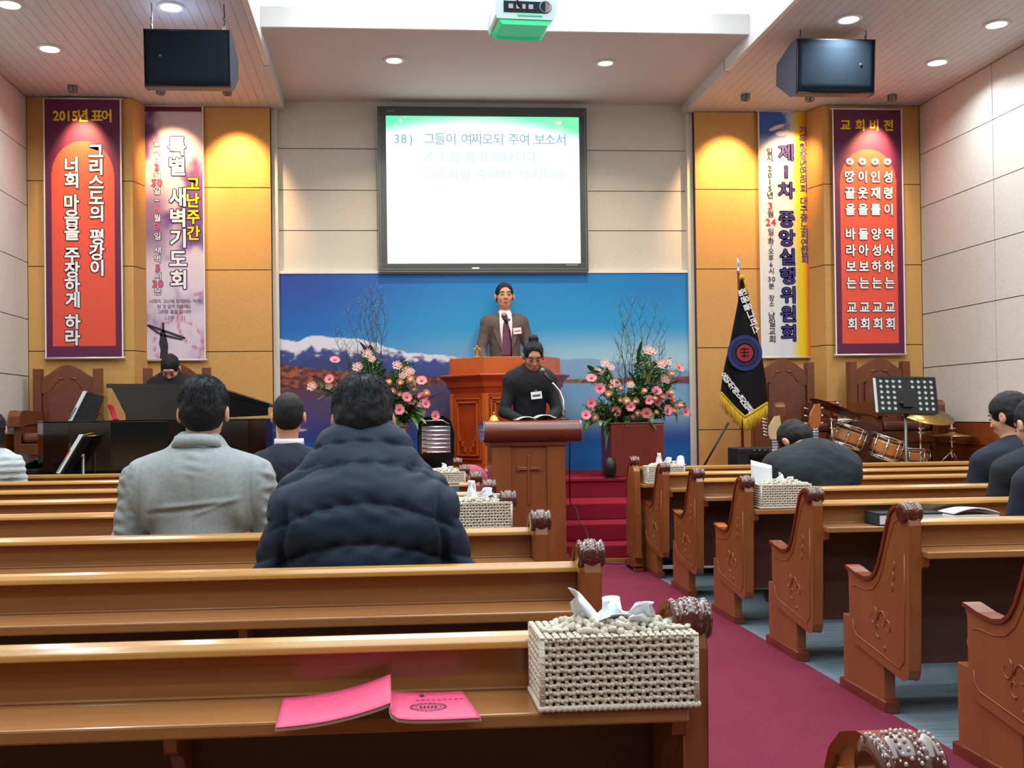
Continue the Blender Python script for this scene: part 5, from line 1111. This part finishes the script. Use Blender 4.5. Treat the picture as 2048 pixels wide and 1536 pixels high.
def person(label,loc,rotz,P):
    """P: joints in the person's own frame (x right, y forward, z up from loc)"""
    t=thing('person',label,'person',loc,rotz); g=lambda k,d=None:P.get(k,d)
    hc=np.array(P['head'],float); R=Rm(*P.get('hrot',(0,0,0))); hs=P.get('hs',1.0)
    H=lambda p:hc+R@(np.array(p)*hs)
    neck=np.array(P['neck']); pel=np.array(P['pelvis']); ch=np.array(P['chest'])
    J={k:np.array(P[k]) for k in ('shL','shR','elL','elR','wrL','wrR','hiL','hiR','knL','knR','anL','anR')}
    pts=np.array([H((0,0,.16)),pel]+list(J.values())); lo=pts.min(0)-.2; hi=pts.max(0)+.2; lo[2]=max(lo[2],-.03)
    S=Sdf(lo,hi,P.get('res',.0075))
    # trunk and limbs
    S.cap(pel,ch,P.get('tr',.145)*.82,P.get('tr',.145)*.84,.05,sy=1.3); S.cap(J['shL']*.85+ch*.15,J['shR']*.85+ch*.15,.058,k=.05); S.cap(ch,neck,.085,.05,.05); S.cap(neck,H((0,-.02,-.05)),.052*hs,.05*hs,.03)
    for s in 'LR':
        S.cap(J['sh'+s],J['el'+s],.048,.038,.03); S.cap(J['el'+s],J['wr'+s],.038,.026,.02)
        S.cap(J['hi'+s],J['kn'+s],.080,.055,.04); S.cap(J['kn'+s],J['an'+s],.053,.036,.03); a=J['an'+s]; S.cap(a+np.array([0,0,-.03]),a+np.array([0,.14,-.045]),.035,.028,.02)
        hd=P.get('hd'+s)
        if hd: hand(S,J['wr'+s],hd[0],hd[1],1 if s=='L' else -1,P.get('curl',.6))
    # head
    E=lambda c,r,k=.02,op='u':S.ell(H(c),tuple(q*hs for q in r),R,k*hs,op)
    E((0,-.012,.03),(.075,.093,.088)); E((0,.018,-.028),(.062,.072,.082)); E((0,.045,-.085),(.036,.036,.028)); E((0,.0,-.055),(.055,.06,.05))
    E((.036,.062,-.025),(.022,.018,.02),.02); E((-.036,.062,-.025),(.022,.018,.02),.02); E((0,.078,.035),(.05,.014,.018),.02)
    for s in (-1,1): E((s*.031,.096,.008),(.017,.010,.010),.014,'s'); E((s*.031,.082,.006),(.013,.010,.010),.006)
    S.cap(H((0,.088,.012)),H((0,.106,-.026)),.0075*hs,.012*hs,.012); E((.012,.098,-.031),(.008,.009,.006),.008); E((-.012,.098,-.031),(.008,.009,.006),.008)
    E((0,.090,-.058),(.024,.012,.006),.006); E((0,.088,-.069),(.020,.012,.007),.006); 
    for s in (-1,1): E((s*.084,-.008,-.008),(.012,.021,.033),.006); E((s*.094,.0,-.004),(.006,.010,.018),.004,'s')
    body=sdfobj('body',S,P.get('skin','skin'),t,it=1)
    # face details
    if P.get('face',True):
        for s in (-1,1):
            e=G(); c=H((s*.031,.0885,.004)); e.ell(c,(.0125*hs,.008*hs,.0045*hs),10,8,Matrix(R.tolist())); sub('eye',e,'eye',body)
            e=G().tube([H((s*.014,.0955,.026)),H((s*.030,.097,.031)),H((s*.046,.087,.026))],[.002,.0038,.0018],6); sub('eyebrow',e,'hair',body)
        sub('mouth',G().ell(H((0,.0965,-.058)),(.020*hs,.006,.0042),12,6,Matrix(R.tolist())).ell(H((0,.0945,-.067)),(.016*hs,.006,.0045),12,6,Matrix(R.tolist())),'lip',body)
    # hair
    hl=np.array([H((0,0,0))-.24,H((0,0,0))+.24]); Sh=Sdf(hl[0],hl[1],.0055); T=P.get('hair_t',1.0)
    Eh=lambda c,r,k=.02,op='u':Sh.ell(H(c),tuple(q*hs for q in r),R,k*hs,op)
    Eh((0,-.015,.036),(.083*T,.101*T,.094*T)); Eh((0,-.045,-.015),(.074*T,.062*T,.068*T),.03)
    if P.get('hair')=='bun': Eh((0,-.055,.135),(.042,.042,.034),.015)
    if P.get('hair')=='bob': Eh((0,-.03,-.06),(.085,.07,.08),.03)
    f=P.get('fringe',.045)
    Eh((0,.125,-.035),(.088,.085,f+.055),.012,'s'); Eh((0,.09,-.10),(.1,.075,.085),.012,'s')
    for s in (-1,1): Eh((s*.094,.012,-.022),(.030,.040,.046),.006,'s')
    am=P.get('ham',.004)
    sdfobj('hair',Sh,'hair',t,lambda V:am*n3(V-hc,34,1)+am*.3*n3(V-hc,80,3),2)
    if P.get('strands'): strands(t,H,R,hs,T,P['strands'])
    # clothing
    C=Sdf(lo,hi,P.get('cres',.0075)); cw=P.get('cw',1.0); tr=P.get('tr',.145); sy=P.get('sy',1.2)
    C.cap(pel+np.array([0,0,-.03]),ch,tr*P.get('waist',1.02),tr,.06,sy=sy)
    C.cap(J['shL'],J['shR'],P.get('shr',.068),k=.07); C.cap(ch,neck+np.array([0,-.01,P.get('collar_drop',-.035)]),.10,P.get('nr',.062),.06)
    for s in 'LR':
        C.cap(J['sh'+s],J['el'+s],P.get('ar',.064)*1.02,P.get('ar',.064)*.88,P.get('ak',.035)); C.cap(J['el'+s],J['wr'+s],P.get('ar',.064)*.88,P.get('ar',.064)*.66,.02)
        C.cap(J['sh'+s]*.6+ch*.4,ch,.10,.11,.06)
    fn=P.get('extra')
    if fn: fn(C,J,ch,neck,pel)
    if not P.get('highneck'): C.ell(neck+np.array([0,.035,.0]),(.05,.055,.05),None,.015,'s')
    else: C.cap(neck+np.array([0,-.01,-.03]),H((0,-.03,-.075)),.066,.056,.02)
    top=sdfobj(P.get('topname','jacket'),C,P['top'],t,P.get('disp'),2)
    Tt=Sdf([lo[0],lo[1],lo[2]],[hi[0],hi[1],pel[2]+.25],.010)
    Tt.cap(J['hiL'],J['hiR'],.105,k=.05); Tt.cap(pel,pel+np.array([0,0,.06]),.12,.12,.04,sy=1.15)
    for s in 'LR': Tt.cap(J['hi'+s],J['kn'+s],.092,.070,.05); Tt.cap(J['kn'+s],J['an'+s]+np.array([0,0,.02]),.068,.052,.03)
    sdfobj('trousers',Tt,P.get('legm','trous'),t,lambda V:.003*n3(V,22,2))
    for s in 'LR':
        a=J['an'+s]; Q=Sdf(a-np.array([.08,.1,.09]),a+np.array([.08,.26,.06]),.008); Q.cap(a+np.array([0,-.02,-.03]),a+np.array([0,.15,-.042]),.046,.037,.03); Q.cap(a+np.array([0,-.02,-.03]),a+np.array([0,-.01,.02]),.046,.048,.02)
        sdfobj('shoe',Q,'shoe',t)
    return t,H,R
def seated(w=.19,sz=.56,zs=None,seat=.10,lean=.10,head=None,**k):
    """joints for a seated figure; z=0 is the floor, seat board at .37"""
    P=dict(pelvis=(0,.02,.47),chest=(0,lean*.8,sz),neck=(0,lean+.02,sz+.10),shL=(-w,lean,sz+.0),shR=(w,lean,sz+.0),elL=(-w-.055,lean+.06,sz-.26),elR=(w+.055,lean+.06,sz-.26),
      wrL=(-.10,lean+.27,.50),wrR=(.10,lean+.27,.50),hiL=(-.095,.04,.46),hiR=(.095,.04,.46),knL=(-.12,.43,.45),knR=(.12,.43,.45),anL=(-.12,.40,.075),anR=(.12,.40,.075),head=head or (0,lean+.06,sz+.24),
      hdL=((.3,.9,-.1),(0,-.2,-1)),hdR=((-.3,.9,-.1),(0,-.2,-1)))
    P.update(k); return P
# --- man in the puffer coat -----------------------------------------------------
def pufdisp(V):
    x,y,z=V[:,0],V[:,1],V[:,2]
    arm=sm_(.22,.27,np.abs(x))
    zz=z+1.25*x*x; ph=(zz-.654)/.106
    zc_=z+.9*x*x; ph=np.where(zc_>.975,(zc_-.975)/.052,ph); fr=ph-np.floor(ph)
    q=np.sin(PI*fr)**.36
    a=np.where(zc_>.975,.011,.018)
    pa=(z+.35*np.abs(x)-.5)/.10; qa=np.sin(PI*(pa-np.floor(pa)))**.45
    return a*(q-.55)*(1-arm)+arm*.013*(qa-.5)+.003*n3(V*np.array([1,1,1.6]),20,1)+.0035*np.sin(x*85+3*np.sin(z*30))*np.exp(-(np.minimum(fr,1-fr)/.16)**2)*(1-arm)-.016*np.exp(-((np.abs(x)-.212-.10*(.8-z))/.010)**2)*sm_(.90,.82,z)*sm_(.12,.04,y)
def pufextra(C,J,ch,neck,pel):
    C.cap(neck+np.array([-.075,-.02,.01]),neck+np.array([.075,-.02,.01]),.082,k=.04); C.cap(neck+np.array([-.05,-.01,.06]),neck+np.array([.05,-.01,.06]),.076,k=.03)
    C.cap(neck+np.array([-.045,.04,-.01]),neck+np.array([.045,.04,-.01]),.075,k=.03)
    C.cap((-.13,.03,.56),(.13,.03,.56),.125,k=.05,sy=1.05); C.cap((-.11,.06,.80),(.11,.06,.80),.13,k=.06,sy=1.0)
P=seated(w=.160,sz=.850,lean=.10,head=(.0,.155,1.085),hrot=(0,.38,0),top='puffer',skin='skind',ar=.088,shr=.086,tr=.166,nr=.085,sy=1.12,extra=pufextra,disp=pufdisp,topname='puffer_coat',hair_t=1.06,ham=.004,strands=900,cres=.0065,hs=.98,ak=.03,elL=(-.255,.13,.60),elR=(.255,.13,.60))
person('person in dark navy quilted puffer coat seen from behind, head bowed',(-.062,2.80,0),.0,P)
# --- man in the pale grey jacket --------------------------------------------------
def gdisp(V):
    x,y,z=V[:,0],V[:,1],V[:,2]; back=sm_(.06,-.02,y)
    seam=-.0045*np.exp(-(x/.0045)**2)*back*sm_(.93,.90,z+.03)
    w=1.5*(.0048*np.exp(-((z-.80-.10*x)/.008)**2)*sm_(-.17,-.05,x)*sm_(.20,.05,x)+.004*np.exp(-((z-.765-.35*x)/.007)**2)*sm_(-.02,.04,x)*sm_(.18,.1,x)-.004*np.exp(-((z-.785-.1*x)/.008)**2)*sm_(-.2,-.1,x)*sm_(.16,0,x))
    fold=-.010*np.exp(-((np.abs(x)-.192-.05*(.9-z))/.006)**2)*sm_(.97,.93,z)+.009*np.sin((np.abs(x)-.12+.18*(z-.8))*75)*sm_(.11,.16,np.abs(x))*sm_(.92,.8,z)
    rip=.0022*np.sin(z*190+np.sin(x*40)*1.2)*np.exp(-(x/.035)**2)*back*sm_(.86,.95,z)
    slv=.009*n3(V*np.array([1,1,1.7]),24,2)*sm_(.20,.25,np.abs(x))
    return seam+w*back+fold*back*.6+rip+slv+.0028*n3(V*np.array([1.5,1,.7]),18,6)
def gextra(C,J,ch,neck,pel):
    C.cap(neck+np.array([-.042,-.018,.025]),neck+np.array([.042,-.018,.025]),.052,k=.03); C.cap((-.14,.05,.55),(.14,.05,.55),.115,k=.05); C.cap((-.12,.06,.80),(.12,.06,.80),.10,k=.05)
P=seated(w=.20,sz=.875,lean=.08,head=(.012,.12,1.118),hrot=(0,.22,0),top='greyj',skin='skin',ar=.070,shr=.066,tr=.140,nr=.060,extra=gextra,disp=gdisp,hair_t=1.03,ham=.003,strands=900,cres=.0065,hs=1.0,elL=(-.262,.10,.63),elR=(.262,.12,.63))
tg,Hh,Rr_=person('man in pale grey jacket seen from behind, head bowed, short black hair',(-.668,3.66,0),.0,P)
cg=G()
for i in range(17):
    a=-1.25+2.5*i/16; p=(.078*math.sin(a),.062-.075*math.cos(a),1.032+.012*math.cos(a*1.1)); cg.v.append(p); cg.v.append((p[0]*1.17,p[1]-.010*math.cos(a),p[2]-.040)); 
for i in range(16): cg.f.append((2*i,2*i+1,2*i+3,2*i+2)); cg.s.append(True)
part('jacket_collar',cg,'greyj',tg,thick=.006)
# --- others in the pews --------------------------------------------------------
def fold(V): return .004*n3(V,16,3)+.002*n3(V,34,5)
def shirt_collar(t,neck,r=.062,z=.0,m='shirt'):
    g=G()
    g.grid(lambda u,v:(neck[0]+(r+.004*v)*math.sin(-2.2+4.4*u),neck[1]+.005-(r+.004*v)*math.cos(-2.2+4.4*u),neck[2]+z+.022-.036*v),20,2); part('shirt_collar',g,m,t,thick=.003)
P=seated(w=.165,sz=.83,lean=.06,head=(0,.08,1.105),hrot=(0,.08,0),top='suitn',ar=.060,shr=.058,tr=.130,nr=.058,disp=fold,hair_t=.98,ham=.0015,hs=.98)
t,_,_=person('man with cropped hair, white collar and navy suit seated between the two nearest men',(-.502,5.33,0),0,P); shirt_collar(t,(0,.08,.968),.074)
P=seated(w=.16,sz=.80,lean=.06,head=(.02,.07,1.045),hrot=(.3,.12,0),top='knit',ar=.062,shr=.060,tr=.130,nr=.055,disp=lambda V:.0035*np.sin(V[:,2]*140)+fold(V),hair='bob',knL=(-.12,.28,.45),knR=(.12,.28,.45),anL=(-.12,.22,.075),anR=(.12,.22,.075),wrL=(-.1,.2,.52),wrR=(.1,.2,.52),topname='cardigan',hs=.95,hair_t=1.02)
person('person in pale knitted cardigan at the far left edge',(-2.62,6.95,0),0,P)
P=seated(w=.20,sz=.80,lean=.22,chest=(0,.17,.80),neck=(0,.30,.875),head=(-.012,.40,.925),hrot=(.35,1.05,0),top='suitc',skin='skin',ar=.070,shr=.070,tr=.15,nr=.060,disp=fold,hair_t=1.0,elL=(-.26,.34,.62),elR=(.26,.34,.62),wrL=(-.1,.52,.6),wrR=(.1,.52,.6),extra=lambda C,J,ch,n,p:C.cap((-.10,.12,.76),(.10,.12,.76),.13,k=.06),sy=1.1)
person('man in charcoal suit bowed far forward on the right pews, seen from behind',(2.335,5.26,0),0,P)
P=seated(w=.19,sz=.80,lean=.10,head=(.0,.14,1.055),hrot=(.35,.25,0),top='suitn',skin='skin',ar=.074,shr=.07,tr=.155,nr=.065,disp=fold,hair_t=1.08,hs=1.02)
person('man in navy jacket with thick black hair at the right edge, rear row of three',(3.47,5.30,0),.15,P)
P=seated(w=.19,sz=.80,lean=.12,head=(.0,.20,1.02),hrot=(0,.4,0),top='suitb',ar=.074,shr=.07,tr=.155,disp=fold)
person('person in black jacket at the right edge, only the shoulder in view',(3.08,4.44,0),.05,P)
P=seated(w=.19,sz=.80,lean=.10,head=(.0,.15,1.06),hrot=(0,.3,0),top='suitn',ar=.080,shr=.075,tr=.155,disp=fold)
person('person in dark coat cut off by the right edge, nearest one of the right block',(2.68,3.66,0),0,P)
# --- pianist --------------------------------------------------------------------
P=seated(w=.16,sz=.80,lean=.04,head=(.0,.12,.955),hrot=(0,.75,0),top='suitb',ar=.058,shr=.055,tr=.125,disp=fold,hs=.96,fringe=.055,wrL=(-.16,.36,.62),wrR=(.16,.36,.62))
P['knL']=(-.10,.42,.47);P['knR']=(.10,.42,.47)
person('person in black with head bowed, sitting in the chair behind the piano lid',(-1.862,9.22,.59),PI,P)
# --- reader at the lectern -----------------------------------------------------
P=dict(pelvis=(0,-.05,.72),chest=(0,.04,1.09),neck=(0,.09,1.18),shL=(-.145,.03,1.10),shR=(.145,.03,1.10),elL=(-.205,.07,.86),elR=(.205,.07,.86),wrL=(-.10,.27,.80),wrR=(.11,.27,.80),hiL=(-.085,-.05,.70),hiR=(.085,-.05,.70),
  knL=(-.09,-.03,.40),knR=(.09,-.03,.40),anL=(-.09,-.06,.075),anR=(.09,-.06,.075),head=(-.015,.135,1.285),hrot=(0,.52,0),top='suitb',skin='skind',highneck=1,ar=.051,shr=.048,tr=.128,nr=.060,disp=fold,hair='bun',hs=.93,fringe=.098,hair_t=1.0,res=.006,  # darker skin tone holds the shadow on her face
  hdL=((.35,.9,-.25),(.0,-.3,-1)),hdR=((-.35,.9,-.25),(0,-.3,-1)),curl=.5,legm='suitb',collar_drop=.012,hiz=1)
t,H,R=person('woman with hair bun and black jacket reading at the lectern, white name tag',(1.12,7.90,.262),PI,P)
Tg=Matrix.Translation((-.03,.172,.985))@Matrix.Rotation(.06,4,'X')@Matrix.Rotation(.10,4,'Y')
part('name_tag',G().box(-.042,.042,-.003,.003,-.028,.028).tr(Tg),'paper',t,.002); part('tag_print',G().box(-.03,.03,.0035,.004,-.010,.006).tr(Tg),'steel',t); part('tag_clip',G().box(-.012,.012,-.002,.004,.028,.045).tr(Tg),'chrome',t)
part('turtleneck',G().lathe([(.060,-.03),(.056,.0),(.052,.03),(.046,.03)],c=(0,.085,1.165),ax=(0,.25,1),n=24),'suitb',t)
# --- preacher -------------------------------------------------------------------
P=dict(pelvis=(0,0,.93),chest=(0,0,1.36),neck=(0,.0,1.50),shL=(-.165,-.01,1.44),shR=(.165,-.01,1.44),elL=(-.235,.03,1.16),elR=(.235,.03,1.16),wrL=(-.22,.20,1.05),wrR=(.22,.20,1.05),hiL=(-.09,0,.90),hiR=(.09,0,.90),
  knL=(-.10,.02,.50),knR=(.10,.02,.50),anL=(-.10,0,.075),anR=(.10,0,.075),head=(0,.02,1.685),hrot=(0,-.03,0),top='suitg',skin='skin',ar=.058,shr=.052,tr=.142,nr=.058,disp=fold,hs=1.06,fringe=.082,hair_t=.98,res=.006,cres=.006,ham=.0015,
  hdL=((.1,.9,-.1),(0,0,-1)),hdR=((-.1,.9,-.1),(0,0,-1)),legm='suitg')
def vcut(C,J,ch,neck,pel):
    for i in range(10):
        s=i/9; z=1.48-.36*s; w=.062*(1-s)+.004; C.cap((-w,.165,z),(w,.165,z),.062-.012*s,k=.008,op='s')
P['extra']=vcut; P['collar_drop']=-.05
t,H,R=person('man in brown-grey suit, white shirt and purple tie standing behind the pulpit',(1.152,9.74,.55),PI,P)
Sh=Sdf([-.16,-.12,1.02],[.16,.24,1.58],.006); Sh.cap((0,0,1.10),(0,0,1.40),.128,.122,.04,sy=1.22); Sh.cap((0,.005,1.42),(0,.0,1.525),.075,.058,.05); Sh.cap((0,.03,1.40),(0,.02,1.50),.07,.05,.03)
sdfobj('shirt',Sh,'shirt',t)
for s in (-1,1): part('collar_wing',G().add([(s*.004,.068,1.522),(s*.052,.045,1.545),(s*.060,.060,1.498),(s*.022,.094,1.468)],[(0,1,2,3)]),'shirt',t,thick=.004)
part('shirt_front',G().add([(-.056,.072,1.520),(.056,.072,1.520),(.060,.104,1.42),(.054,.112,1.30),(.040,.112,1.12),(-.040,.112,1.12),(-.054,.112,1.30),(-.060,.104,1.42)],[(0,1,2,7),(7,2,3,6),(6,3,4,5)]),'shirt',t,thick=.016)
part('tie',G().add([(-.014,.090,1.505),(.014,.090,1.505),(.017,.100,1.475),(-.017,.100,1.475)],[(0,1,2,3)]).add([(-.014,.104,1.475),(.014,.104,1.475),(.032,.122,1.36),(.040,.126,1.12),(-.040,.126,1.12),(-.032,.122,1.36)],[(0,1,2,3,4,5)]),'tie',t,thick=.010)
for s in (-1,1):
    g=G().add([(s*.062,.060,1.530),(s*.088,.050,1.50),(s*.105,.098,1.40),(s*.118,.104,1.355),(s*.085,.126,1.24),(s*.030,.134,1.13),(s*.052,.122,1.30),(s*.062,.092,1.44)],[(0,1,2,7),(7,2,3,6),(6,3,4),(6,4,5)]); part('lapel',g,'suitg',t,thick=.006)
Tg=Matrix.Translation((-.105,.124,1.345))@Matrix.Rotation(.12,4,'Z')@Matrix.Rotation(.10,4,'Y')
part('name_tag',G().box(-.040,.040,-.003,.003,-.030,.030).tr(Tg),'paper',t,.002); part('tag_print',G().box(-.03,.03,.0035,.004,-.006,.004).tr(Tg),'lip',t)
# ================================================================= finish
for o in bpy.data.objects:
    if 'wl' in o: del o['wl']
